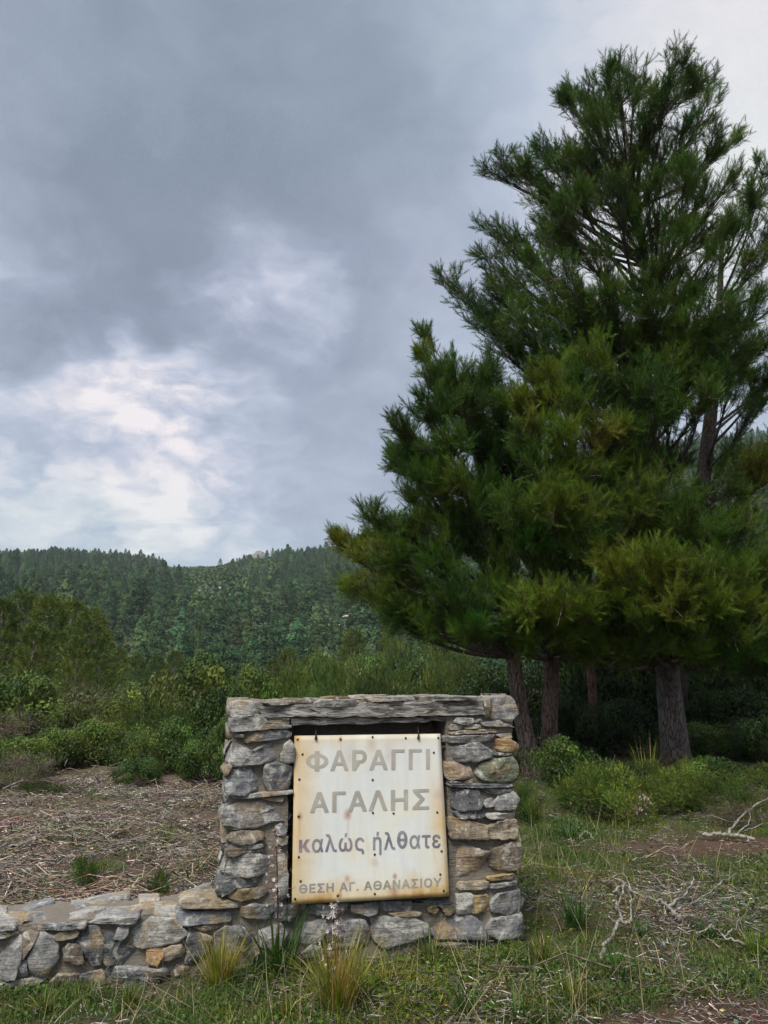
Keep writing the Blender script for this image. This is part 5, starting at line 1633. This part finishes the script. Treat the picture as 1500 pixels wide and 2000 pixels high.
def on_hill(u, v):
    lo, hi = R0, R1
    for _ in range(40):
        md = (lo + hi) / 2
        if uv_of(HILLP(u, md))[1] > v:
            lo = md
        else:
            hi = md
    return HILLP(u, (lo + hi) / 2)


for k, (u, v, s) in enumerate([(285, 1116, 2.6), (278, 1134, 1.6), (322, 1117, 1.4), (345, 1109, 1.2), (362, 1112, 1.0), (372, 1145, 1.0), (390, 1155, 1.2), (418, 1140, 1.2), (432, 1150, 1.4), (410, 1162, 1.0), (300, 1128, .9), (480, 1138, 1.0),
                               (580, 1108, 1.8), (600, 1102, 1.4), (555, 1192, 1.3), (610, 1197, 1.4), (628, 1182, 1.1), (668, 1200, 1.9), (678, 1205, 1.2), (690, 1210, 1.2), (655, 1215, 1.0), (590, 1165, 1.0), (640, 1172, .9), (700, 1192, 1.1), (665, 1222, .8),
                               (560, 1270, .8), (590, 1290, .8), (715, 1216, 1.4), (760, 1232, 1.2)]):
    rock(on_hill(u, v), (s * r_.uniform(.8, 1.3), s * .8, s * r_.uniform(.4, .7)), (.62, .60, .56), 'pale boulder in the scrub of the saddle below the skyline' if u < 500 else 'pale boulder on the rocky slope left of the big pines', 'boulders in the saddle' if u < 500 else 'boulders on the rocky slope', k, 'boulder', 'boulder', r_.uniform(0, 6))
p = HILLP(506, R1 * .99)
rock(p + UP * .5, (5, 4, 6.5), (.27, .26, .25), 'bare grey crag sticking up from the ridge line', None, 2, 'crag', 'crag')
# felled strip: pale brash on brown earth
r_ = np.random.default_rng(88); fb = Geo()
PS, QS = [], []
for k in range(700):
    q = on_hill(r_.uniform(185, 370), r_.uniform(1246, 1268)); d = unit(r_.normal(size=3) * np.array([1, 1, .15])) * r_.uniform(.4, 1.4)
    PS.append(q + UP * r_.uniform(.05, .4)); QS.append(PS[-1] + d)
stems(fb, np.array(PS), np.array(QS), .09, tints(r_, 700, np.array((.95, .75, .65)), .3))
geo_obj('brash', fb, MAT['dry_wood'], kind='stuff', label='pale felled brash on the brown strip below the wood', category='brash')

# ------------------------------------------------------------------ ground cover, twigs, small plants
r_ = np.random.default_rng(31)


def scatter(n, r0, r1, a0=-36, a1=36):
    """points on the ground, thinning out with distance"""
    rr = r0 * (r1 / r0) ** r_.uniform(0, 1, n); a = np.radians(r_.uniform(a0, a1, n))
    return rr * np.sin(a), rr * np.cos(a)


def free_of_walls(x, y):
    d = np.stack([x - W0[0], y - W0[1]], -1)
    n = d @ BV[:2]; s = d @ TV[:2]
    return ~((n > -.03) & (n < .47) & (s < .03))


def tuft_mesh(seed, n, length, spread, width, mat):
    rr = np.random.default_rng(seed); g = Geo()
    base = np.concatenate([rr.normal(size=(n, 2)) * .05, np.zeros((n, 1))], 1)
    tt = tints(rr, n, (1, 1, 1), .25); dry = rr.uniform(size=n) < .14
    tt[dry] *= np.array((2.6, 1.8, 1.4))
    blades(g, base, rr.uniform(0, 6.28, n), np.abs(rr.normal(size=n)) * spread, length * rr.uniform(.4, 1.2, n), width * rr.uniform(.6, 1.2, n), np.abs(rr.normal(size=n)) * .35, tt, 2)
    return g.mesh('tuft', MAT[mat])


def weed_mesh(seed):
    rr = np.random.default_rng(seed); g = Geo(); n = 40
    P = np.concatenate([rr.normal(size=(n, 2)) * .055, rr.uniform(.004, .04, (n, 1))], 1)
    nr = unit(rr.normal(size=(n, 3)) * .6 + UP); t1 = unit(np.cross(nr, rr.normal(size=(n, 3)))); t2 = np.cross(nr, t1); L_ = rr.uniform(.005, .013, (n, 1))
    V = np.stack([P - t1 * L_, P + t2 * L_ * .6, P + t1 * L_, P - t2 * L_ * .6], 1).reshape(-1, 3)
    g.add(V, np.arange(len(V)).reshape(-1, 4), np.repeat(tints(rr, n, np.array((.8, .9, .8)), .25), 4, 0))
    return g.mesh('weed', MAT['grass_i'])


TUFTS = [tuft_mesh(1, 34, .050, .55, .0016, 'grass_i'), tuft_mesh(2, 30, .075, .5, .0018, 'grass_i'), tuft_mesh(3, 40, .035, .7, .0015, 'grass_i'), weed_mesh(4), weed_mesh(5), tuft_mesh(6, 22, .12, .5, .0020, 'grass_i')]
x, y = scatter(30000, 3.6, 14)
zl, zg, zb = zones(x, y)
patch = .5 + .5 * np.sin(1.9 * x + .7 * y + 1) * np.sin(2.3 * y - 1.1 * x) + .4 * np.sin(5 * x + 3 * y) * np.sin(6 * y - 2 * x)
keep = free_of_walls(x, y) & (r_.uniform(size=len(x)) < np.clip(zg * (.35 + .75 * patch) + .03, 0, 1)) & (zb < .5)
x, y, pt = x[keep], y[keep], patch[keep]; n = len(x)
P = np.stack([x, y, ground_z(x, y) - .004], -1)
vid = r_.choice(6, n, p=[.24, .2, .22, .14, .12, .08])
yel = np.clip(np.sin(2.1 * x + 1.3) * np.sin(1.7 * y + .4) + r_.normal(size=n) * .4, 0, 1)[:, None]
tone = tints(r_, n, (1, 1, 1), .22) * (1 - yel + yel * np.array((1.7, 1.3, .8)))
sc_ = (r_.uniform(.7, 1.35, n) * (.8 + .35 * np.clip(pt, 0, 1.5)))[:, None] * np.ones((1, 3))
gn_scatter('grass', TUFTS, P, np.stack([r_.normal(size=n) * .1, r_.normal(size=n) * .1, r_.uniform(0, 6.28, n)], -1), sc_, tone, vid, kind='stuff', label='short patchy grass and low weeds around the stone sign', category='grass')


# twig litter: little sheaves of dry sticks
def sheaf(seed, n, Lm, wm):
    rr = np.random.default_rng(seed); g = Geo()
    for q in range(n):
        L_ = min(Lm * 3, Lm * .3 + rr.exponential(Lm * .6)); a = rr.uniform(0, 6.28); k = 4
        t = np.linspace(-.5, .5, k)[:, None]
        d = np.array([math.cos(a), math.sin(a), rr.normal() * .10])
        c_ = np.array([*(rr.normal(size=2) * .10), .01 + abs(rr.normal()) * .015])
        C = c_ + d * L_ * t + np.cumsum(rr.normal(size=(k, 3)) * L_ * .07, 0)
        C[:, 2] = np.abs(C[:, 2])
        w = rr.uniform(.5, 1.2) * wm
        tn = np.array((1, .985, .955)) * math.exp(rr.normal() * .5) * (1 if rr.uniform() < .7 else np.array((.42, .35, .29)))
        tube(g, C, np.linspace(w, w * .45, k), 3, tint=tn, cap=False)
    return g.mesh('sheaf', MAT['dry_wood_i'])


SHV = [sheaf(1, 14, .08, .0024), sheaf(2, 9, .14, .0046), sheaf(3, 18, .05, .0024), sheaf(4, 4, .22, .0072), sheaf(5, 12, .10, .0028)]
x, y = scatter(21000, 3.7, 12.5)
zl, zg, zb = zones(x, y)
clump = np.clip(.6 + .7 * np.sin(2.3 * x + y) * np.sin(1.9 * y - x + 2) + .4 * np.sin(6.1 * x) * np.sin(5.3 * y + 1), 0, 1.3)
keep = free_of_walls(x, y) & (r_.uniform(size=len(x)) < np.clip(zl * clump + .13 * clump + zb * .02, 0, 1))
x, y = x[keep], y[keep]; n = len(x)
vid = np.where((x > .2) | (y < 5), r_.choice(5, n, p=[.34, .14, .38, .02, .12]), r_.choice(5, n, p=[.16, .36, .12, .18, .18]))
tone = tints(r_, n, (1.2, 1.19, 1.17), .35)
red = r_.uniform(size=n) < .07
tone[red] *= np.array((.7, .52, .42))
tone[(x > .2) | (y < 5)] *= .68
gn_scatter('twig_litter', SHV, np.stack([x, y, ground_z(x, y)], -1), np.stack([np.zeros(n), np.zeros(n), r_.uniform(0, 6.28, n)], -1), r_.uniform(.7, 1.3, (n, 1)) * np.ones((1, 3)), tone, vid,
           kind='stuff', label='dry grey twigs and pine litter strewn over the cleared ground', category='litter')
# wood chips and pebbles
g = Geo()
x, y = scatter(9000, 3.8, 11)
zl, zg, zb = zones(x, y)
keep = free_of_walls(x, y) & (r_.uniform(size=len(x)) < np.clip(zl * .9 + .08 + zb * .5, 0, 1))
x, y = x[keep], y[keep]; n = len(x)
P = np.stack([x, y, ground_z(x, y) + .006], -1)
nr = unit(r_.normal(size=(n, 3)) * .5 + UP); t1 = unit(np.cross(nr, r_.normal(size=(n, 3)))); t2 = np.cross(nr, t1); L_ = r_.uniform(.006, .024, (n, 1)); W_ = L_ * r_.uniform(.2, .8, (n, 1))
top = [P - t1 * L_, P + t2 * W_, P + t1 * L_, P - t2 * W_, P + nr * W_ * .7]
V = np.stack(top, 1)
b = np.arange(n)[:, None, None] * 5
g.add(V.reshape(-1, 3), (b + np.array([[0, 1, 4], [1, 2, 4], [2, 3, 4], [3, 0, 4]])[None]).reshape(-1, 3), np.repeat(tints(r_, n, np.array((.55, .45, .37)), .45), 5, 0))
geo_obj('debris', g, MAT['dry_wood'], kind='stuff', origin=(0, 6, 0), label='bark chips and small stones scattered on the soil', category='debris')
# long dry stalks leaning about
g = Geo()
x, y = scatter(3000, 3.7, 9)
keep = free_of_walls(x, y) & (x > -1.6) & ((zones(x, y)[2] < .4) | (r_.uniform(size=len(x)) < .12))
x, y = x[keep], y[keep]; n = len(x)
blades(g, np.stack([x, y, ground_z(x, y)], -1), r_.uniform(0, 6.28, n), r_.uniform(.2, 1.35, n), r_.uniform(.12, .42, n), r_.uniform(.001, .0022, n), r_.uniform(-.1, .4, n), tints(r_, n, (1, 1, 1), .25), 3)
geo_obj('dry_grass', g, MAT['straw'], kind='stuff', origin=(0, 6, 0), label='scattered long straw coloured dry stalks in the grass', category='grass')


def tussock(u, v, n, length, spread, width, col, droop, label, mat='grass', name='grass_tussock', cat='grass', straw=.22):
    rr = np.random.default_rng(int(u * 7 + v)); p = gpt(u, v)
    root = empty(name, p, label=label, category=cat, kind='thing')
    az = rr.uniform(0, 6.28, n); off = rr.uniform(0, 1, n) ** .5 * length * .16
    base = p + np.stack([np.sin(az) * off, np.cos(az) * off, np.full(n, -.01)], -1)
    g = Geo(); tn_ = tints(rr, n, col, .22)
    if name == 'grass_tussock':
        dry_ = rr.uniform(size=n) < straw
        tn_[dry_] = tints(rr, int(dry_.sum()), (4.6, 2.5, 3.2), .25)
    blades(g, base, az + rr.normal(size=n) * .5, np.abs(rr.normal(size=n)) * spread, length * rr.uniform(.5, 1.1, n), np.full(n, width) * rr.uniform(.7, 1.2, n), np.abs(rr.normal(size=n)) * droop, tn_, 5)
    geo_obj('leaves', g, MAT[mat], root, kind='stuff')
    return root, p, rr


STRAP = (.55, .85, .7)
tussock(430, 1925, 240, .32, .30, .0030, (2.4, 1.75, .6), .25, 'yellow green grass tuft against the low wall', straw=.5)
root, p, rr = tussock(540, 1905, 64, .50, .75, .010, (.62, .95, .75), .25, 'dark green strap leaved plant with white flower stalk at left pillar', name='asphodel', cat='plant')


def flower_stalk(root, p, q, nfl, z0, size, rr, lean=.02):
    """brown stalk from p to q with small pale flowers along its upper part"""
    g = Geo()
    mid = (p + q) / 2 + np.array([lean, 0, 0])
    C = bez(p, mid, q, 12); tube(g, C, np.linspace(.006, .0025, 12), 5, tint=np.array((1.0, .55, .4)))
    pet, sid = Geo(), Geo()
    for k in range(nfl):
        t = z0 + (1 - z0) * (k / nfl); i_ = min(int(t * 11), 10)
        c0 = C[i_] + (C[i_ + 1] - C[i_]) * (t * 11 - i_)
        d = unit(rr.normal(size=3) * np.array([1, 1, .35]) + UP * .25)
        c1 = c0 + d * size * rr.uniform(.6, 3.4) * (1.3 - t)
        tube(g, [c0, (c0 + c1) / 2 + UP * .005, c1], [.0018, .0015, .001], 3, tint=np.array((1.1, .7, .5)), cap=False)
        a1 = unit(np.cross(d, rr.normal(size=3))); a2 = np.cross(d, a1)
        tn = np.array((1, 1, 1)) if rr.uniform() < .7 else np.array((.55, .35, .32))
        for m_ in range(6):
            th_ = m_ * math.pi / 3 + rr.uniform(-.2, .2)
            o_ = unit(a1 * math.cos(th_) + a2 * math.sin(th_) + d * .5); s_ = np.cross(o_, d)
            L_ = .016 * rr.uniform(.6, 1.3)
            pet.add([c1, c1 + o_ * L_ * .6 + s_ * .003, c1 + o_ * L_, c1 + o_ * L_ * .6 - s_ * .003], [(0, 1, 2, 3)], tn)
    geo_obj('stalk', g, MAT['bark'], root)
    geo_obj('flowers', pet, MAT['petal'], root, kind='stuff')


dq = wall_pt(538, 1622, -.16)
flower_stalk(root, p + np.array([0, -.0, .02]), dq, 40, .45, .040, rr)
root, p, rr = tussock(660, 1975, 300, .42, .32, .0038, (2.0, 1.6, .65), .25, 'tall yellowing grass clump in front of the sign', straw=.4)
root2 = empty('flower_spike', p + np.array([0, .03, 0]), label='dried pinkish white flower spike standing before the sign edge', category='flower', kind='thing')
flower_stalk(root2, p + np.array([0, .03, 0]), at(650, 1765, p[1] + .05), 60, .42, .044, rr, .0)
tussock(1125, 1812, 75, .30, .5, .0065, STRAP, .25, 'dark green strap leaved clump right of the frame', name='asphodel', cat='plant')
tussock(1060, 1880, 90, .22, .5, .003, (1.3, 1.15, .7), .3, 'thin olive grass tuft beside the right pillar foot')
tussock(1120, 1960, 120, .20, .6, .003, (1.5, 1.2, .65), .3, 'rusty green grass tuft near the bare soil')
tussock(1260, 1830, 36, .20, .6, .005, STRAP, .3, 'small strap leaved clump beside the twisted root', name='asphodel', cat='plant')
tussock(1385, 1835, 34, .20, .6, .005, STRAP, .3, 'small strap leaved clump right of the twisted root', name='asphodel', cat='plant')
tussock(1205, 1915, 26, .26, .5, .006, STRAP, .3, 'thin strap leaved clump below the forked pale stick', name='asphodel', cat='plant')
tussock(910, 1990, 40, .22, .6, .006, (.6, .9, .7), .3, 'bluish green blades at the bottom edge in the middle', name='asphodel', cat='plant')
tussock(1010, 1995, 30, .20, .7, .006, (.6, .9, .7), .3, 'green blades at the bottom right of the frame', name='asphodel', cat='plant')
tussock(840, 1880, 90, .24, .6, .003, (.8, .9, .7), .3, 'green grass tuft at the foot of the base stones')
tussock(760, 1930, 70, .26, .6, .003, (1.2, 1.05, .7), .3, 'mixed dry and green tuft below the sign')
tussock(1480, 1870, 160, .20, .35, .0035, (1.25, 1.5, .6), .3, 'bright green grass at the right edge')
tussock(1110, 1640, 50, .35, .6, .006, STRAP, .45, 'arching strap leaves in front of the heath bush', name='asphodel', cat='plant')
tussock(1040, 1605, 80, .38, .4, .004, (.9, 1.1, .6), .25, 'green grass clump beside the right pillar')
tussock(1265, 1545, 130, .75, .38, .0035, (1.7, 1.3, .75), .25, 'tall straw coloured grass between the heath bushes')
tussock(1350, 1545, 110, .60, .35, .0035, (1.6, 1.45, .6), .25, 'tall yellow green grass below the thick trunk')
tussock(195, 1710, 60, .22, .5, .004, (.9, 1.1, .6), .3, 'green grass tuft in the twig litter left')
tussock(330, 1650, 60, .26, .5, .004, (.8, 1.0, .7), .3, 'green tuft behind the flat slab in the litter')
tussock(385, 1715, 60, .26, .5, .004, (.7, 1.0, .7), .3, 'dark green tuft by the left pillar')
tussock(90, 1975, 130, .14, .6, .003, (.8, .9, .7), .3, 'low grass under the low wall at left')
tussock(250, 1965, 160, .14, .7, .003, (.7, .95, .6), .3, 'low green grass under the middle of the low wall')
tussock(560, 1990, 60, .2, .6, .003, (.9, .9, .6), .3, 'short tuft at the bottom edge left of the tall clump')
# white blossom by the heath bush
r9 = np.random.default_rng(9)
pb = gpt(1235, 1612)
wf = empty('white_blossom', pb, label='cream white blossom sprig beside the rounded heath bush', category='flower', kind='thing')
flower_stalk(wf, pb + UP * .0, at(1258, 1555, pb[1] - .1), 60, .3, .05, r9, .06)


# dead branches and logs, each its own thing
def branch(label, paths, name='dead_branch', cat='branch', tint=(.88, .86, .82)):
    """paths: list of ([(u, v, height)], r0, r1); all laid on the ground"""
    g0 = None; rr = np.random.default_rng(len(label) * 7)
    first = gpt(*paths[0][0][0][:2])
    root = empty(name, first, label=label, category=cat, kind='thing')
    for pi, (pts, ra, rb) in enumerate(paths):
        C = np.array([gpt(u, v, h + .02) for u, v, h in pts])
        s = np.linspace(0, 1, len(C)); ss = np.linspace(0, 1, len(C) * 5)
        P = np.stack([np.interp(ss, s, C[:, k]) for k in range(3)], -1)
        P[1:-1] = (P[:-2] + P[1:-1] + P[2:]) / 3
        P += rr.normal(size=P.shape) * .006
        g = Geo(); tube(g, P, np.linspace(ra, rb, len(P)) * .64 * (1 + .2 * rr.normal(size=len(P))), 8, tint=np.array(tint) * rr.uniform(.85, 1.1))
        geo_obj('stem' if pi == 0 else 'limb', g, MAT['dry_wood'], root, smooth=True)
    return root


branch('forked pale stick standing out of the grass', [([(1172, 1880, .01), (1195, 1855, .05), (1218, 1832, .10)], .018, .013), ([(1218, 1838, .09), (1210, 1822, .14), (1203, 1815, .16)], .012, .009), ([(1218, 1838, .09), (1232, 1830, .06), (1236, 1800, .10), (1228, 1778, .12)], .012, .008)])
branch('twisted weathered root lying in the litter right of the frame', [([(1175, 1740, .05), (1215, 1745, .08), (1245, 1770, .05), (1290, 1778, .05), (1318, 1800, .03), (1335, 1812, .02)], .010, .022),
       ([(1200, 1760, .04), (1225, 1755, .10), (1205, 1790, .03)], .014, .008), ([(1310, 1790, .04), (1345, 1770, .07), (1358, 1745, .10)], .013, .006), ([(1318, 1796, .03), (1380, 1770, .05), (1440, 1735, .09)], .012, .005),
       ([(1240, 1765, .05), (1220, 1735, .10), (1180, 1742, .05)], .008, .004), ([(1300, 1785, .04), (1300, 1820, .02)], .009, .005)])
branch('small bare branch lying right of the twisted root', [([(1330, 1835, .02), (1370, 1838, .03), (1392, 1830, .05), (1415, 1848, .03), (1460, 1860, .02)], .007, .010), ([(1415, 1848, .03), (1440, 1835, .06), (1445, 1820, .08)], .007, .004)])
branch('pale broken log with snapped twigs at the right edge', [([(1372, 1641, .03), (1410, 1643, .04), (1440, 1645, .04), (1475, 1650, .03)], .032, .022), ([(1425, 1640, .05), (1450, 1622, .12), (1500, 1606, .22), (1540, 1598, .25)], .018, .012),
       ([(1440, 1645, .05), (1470, 1630, .12), (1465, 1610, .16)], .010, .005), ([(1460, 1648, .05), (1470, 1665, .03)], .008, .004), ([(1450, 1640, .05), (1480, 1638, .10), (1510, 1632, .12)], .009, .005)])
branch('long grey branch lying across the twig litter left', [([(15, 1666, .03), (60, 1660, .06), (110, 1648, .06), (175, 1655, .05), (240, 1640, .06)], .014, .008), ([(60, 1660, .05), (72, 1645, .10)], .008, .005)], tint=(.9, .88, .85))
branch('pale split branch at the foot of the litter left', [([(90, 1712, .02), (130, 1716, .03), (170, 1712, .03)], .010, .008)])
branch('thin pale branch above the flat slab', [([(155, 1633, .04), (200, 1634, .05), (245, 1636, .05)], .009, .007)])
branch('bare branches poking out under the dark shrub', [([(262, 1527, .05), (278, 1510, .22), (276, 1500, .3), (240, 1484, .42)], .010, .006), ([(262, 1527, .05), (275, 1485, .42)], .009, .004), ([(262, 1527, .04), (295, 1492, .38)], .008, .004), ([(262, 1527, .04), (240, 1510, .2)], .008, .004)], tint=(1.1, 1.08, 1.05))
branch('curved pale branches arching out of the green shrub', [([(125, 1512, .1), (140, 1480, .45), (165, 1470, .55), (176, 1455, .7)], .012, .006), ([(140, 1482, .44), (142, 1468, .6)], .008, .004), ([(160, 1472, .52), (175, 1468, .58), (172, 1440, .85)], .008, .004)])
branch('thin twigs sticking up left of the frame', [([(360, 1530, .03), (375, 1538, .08), (395, 1545, .03)], .007, .005), ([(362, 1530, .05), (372, 1512, .2)], .005, .003)])
branch('pale curled stick below the heath bush', [([(1130, 1646, .02), (1145, 1640, .07), (1160, 1648, .02)], .009, .007)])
branch('sprawl of thin sticks in the litter right of the frame', [([(1240, 1715, .04), (1270, 1722, .05), (1300, 1745, .02)], .008, .005), ([(1290, 1675, .03), (1320, 1690, .05), (1325, 1700, .03)], .007, .004), ([(1235, 1690, .03), (1285, 1686, .05)], .007, .004), ([(1350, 1680, .03), (1365, 1710, .05), (1370, 1725, .03)], .006, .004)])
# loose rocks
for (u, v, sx, sy, sz, col, lab, k) in [(345, 1668, .20, .12, .055, (.42, .42, .41), 'flat grey slab lying in the twig litter', 1), (135, 1598, .10, .08, .05, (.62, .60, .55), 'pale rock among the litter at the left', 2), (356, 1551, .13, .08, .03, (.75, .73, .68), 'flat white rock near the shrubs', 3),
                                        (170, 1672, .08, .06, .05, (.52, .44, .34), 'tan rock beside the grass tuft in the litter', 0), (62, 1683, .06, .05, .03, (.45, .30, .16), 'orange brown rock at lower left of the litter', 1), (200, 1638, .05, .05, .04, (.5, .48, .44), 'small grey rock in mid litter', 2),
                                        (110, 1717, .08, .05, .03, (.5, .34, .16), 'ochre rock just behind the low wall', 3), (962, 1862, .02, .02, .025, (.42, .22, .14), 'small reddish brick bit below the right pillar', 0),
                                        (1318, 1822, .03, .02, .012, (.6, .6, .58), 'small white pebble beside the twisted root', 1), (340, 1958, .03, .02, .015, (.6, .56, .5), 'small pale stone in front of the low wall', 2)]:
    p = gpt(u, v); rock(p + UP * sz * .15, (sx, sy, sz), col, lab, None, k)
# small yellow flowers
g = Geo()
for k in range(7):
    th_ = k * 2 * math.pi / 7
    o_ = np.array([math.cos(th_), math.sin(th_), .25]); s_ = np.array([-math.sin(th_), math.cos(th_), 0])
    g.add([(0, 0, .03), o_ * .006 + s_ * .003 + UP * .03, o_ * .011 + UP * .03, o_ * .006 - s_ * .003 + UP * .03], [(0, 1, 2, 3)], (1.0, .72, .02))
ym = g.mesh('flower_head', MAT['petal'])
g = Geo(); tube(g, [(0, 0, -.01), (.002, 0, .015), (0, 0, .03)], [.001, .001, .0008], 4, tint=np.array((.5, .8, .3)))
ys = g.mesh('stem', MAT['grass'])
FL = ['largest tiny yellow flower at the bottom edge in the middle', 'tiny yellow flower right of the frame corner', 'tiny yellow flower in the grass below the right pillar', 'tiny yellow flower just left of the one below the right pillar', 'tiny yellow flower right of the tall grass clump', 'yellow flower in the bright grass at the right edge', 'tiny yellow flower close under the base stones', 'tiny yellow flower at the bottom edge right of centre']
for k, (u, v) in enumerate([(871, 1977), (1071, 1840), (919, 1902), (884, 1896), (765, 1943), (1448, 1886), (895, 1855), (970, 1985)]):
    p = gpt(u, v)
    root = empty('yellow_flower', p, label=FL[k], category='flower', group='tiny yellow flowers in the grass', kind='thing')
    link('flower_head', ym, p, root); link('stem', ys, p, root)


# ------------------------------------------------------------------ thin haze over the valley
HX = 1500.0
V = [(x_, y_, z_) for z_ in (-12.0, 230.0) for y_ in (-HX, HX) for x_ in (-HX, HX)]
g = Geo(); g.add(V, [(0, 2, 3, 1), (4, 5, 7, 6), (0, 1, 5, 4), (2, 6, 7, 3), (0, 4, 6, 2), (1, 3, 7, 5)])
m = bpy.data.materials.new('valley_air'); m.use_nodes = True; nt = m.node_tree; nt.nodes.clear()
out = N(nt, 'ShaderNodeOutputMaterial'); pv = N(nt, 'ShaderNodeVolumePrincipled')
pv.inputs['Color'].default_value = (.80, .92, 1.0, 1); pv.inputs['Density'].default_value = .00030; pv.inputs['Anisotropy'].default_value = 0.0
nt.links.new(pv.outputs[0], out.inputs['Volume'])
geo_obj('haze', g, m, kind='stuff', label='thin bluish air over the valley and hills', category='haze')
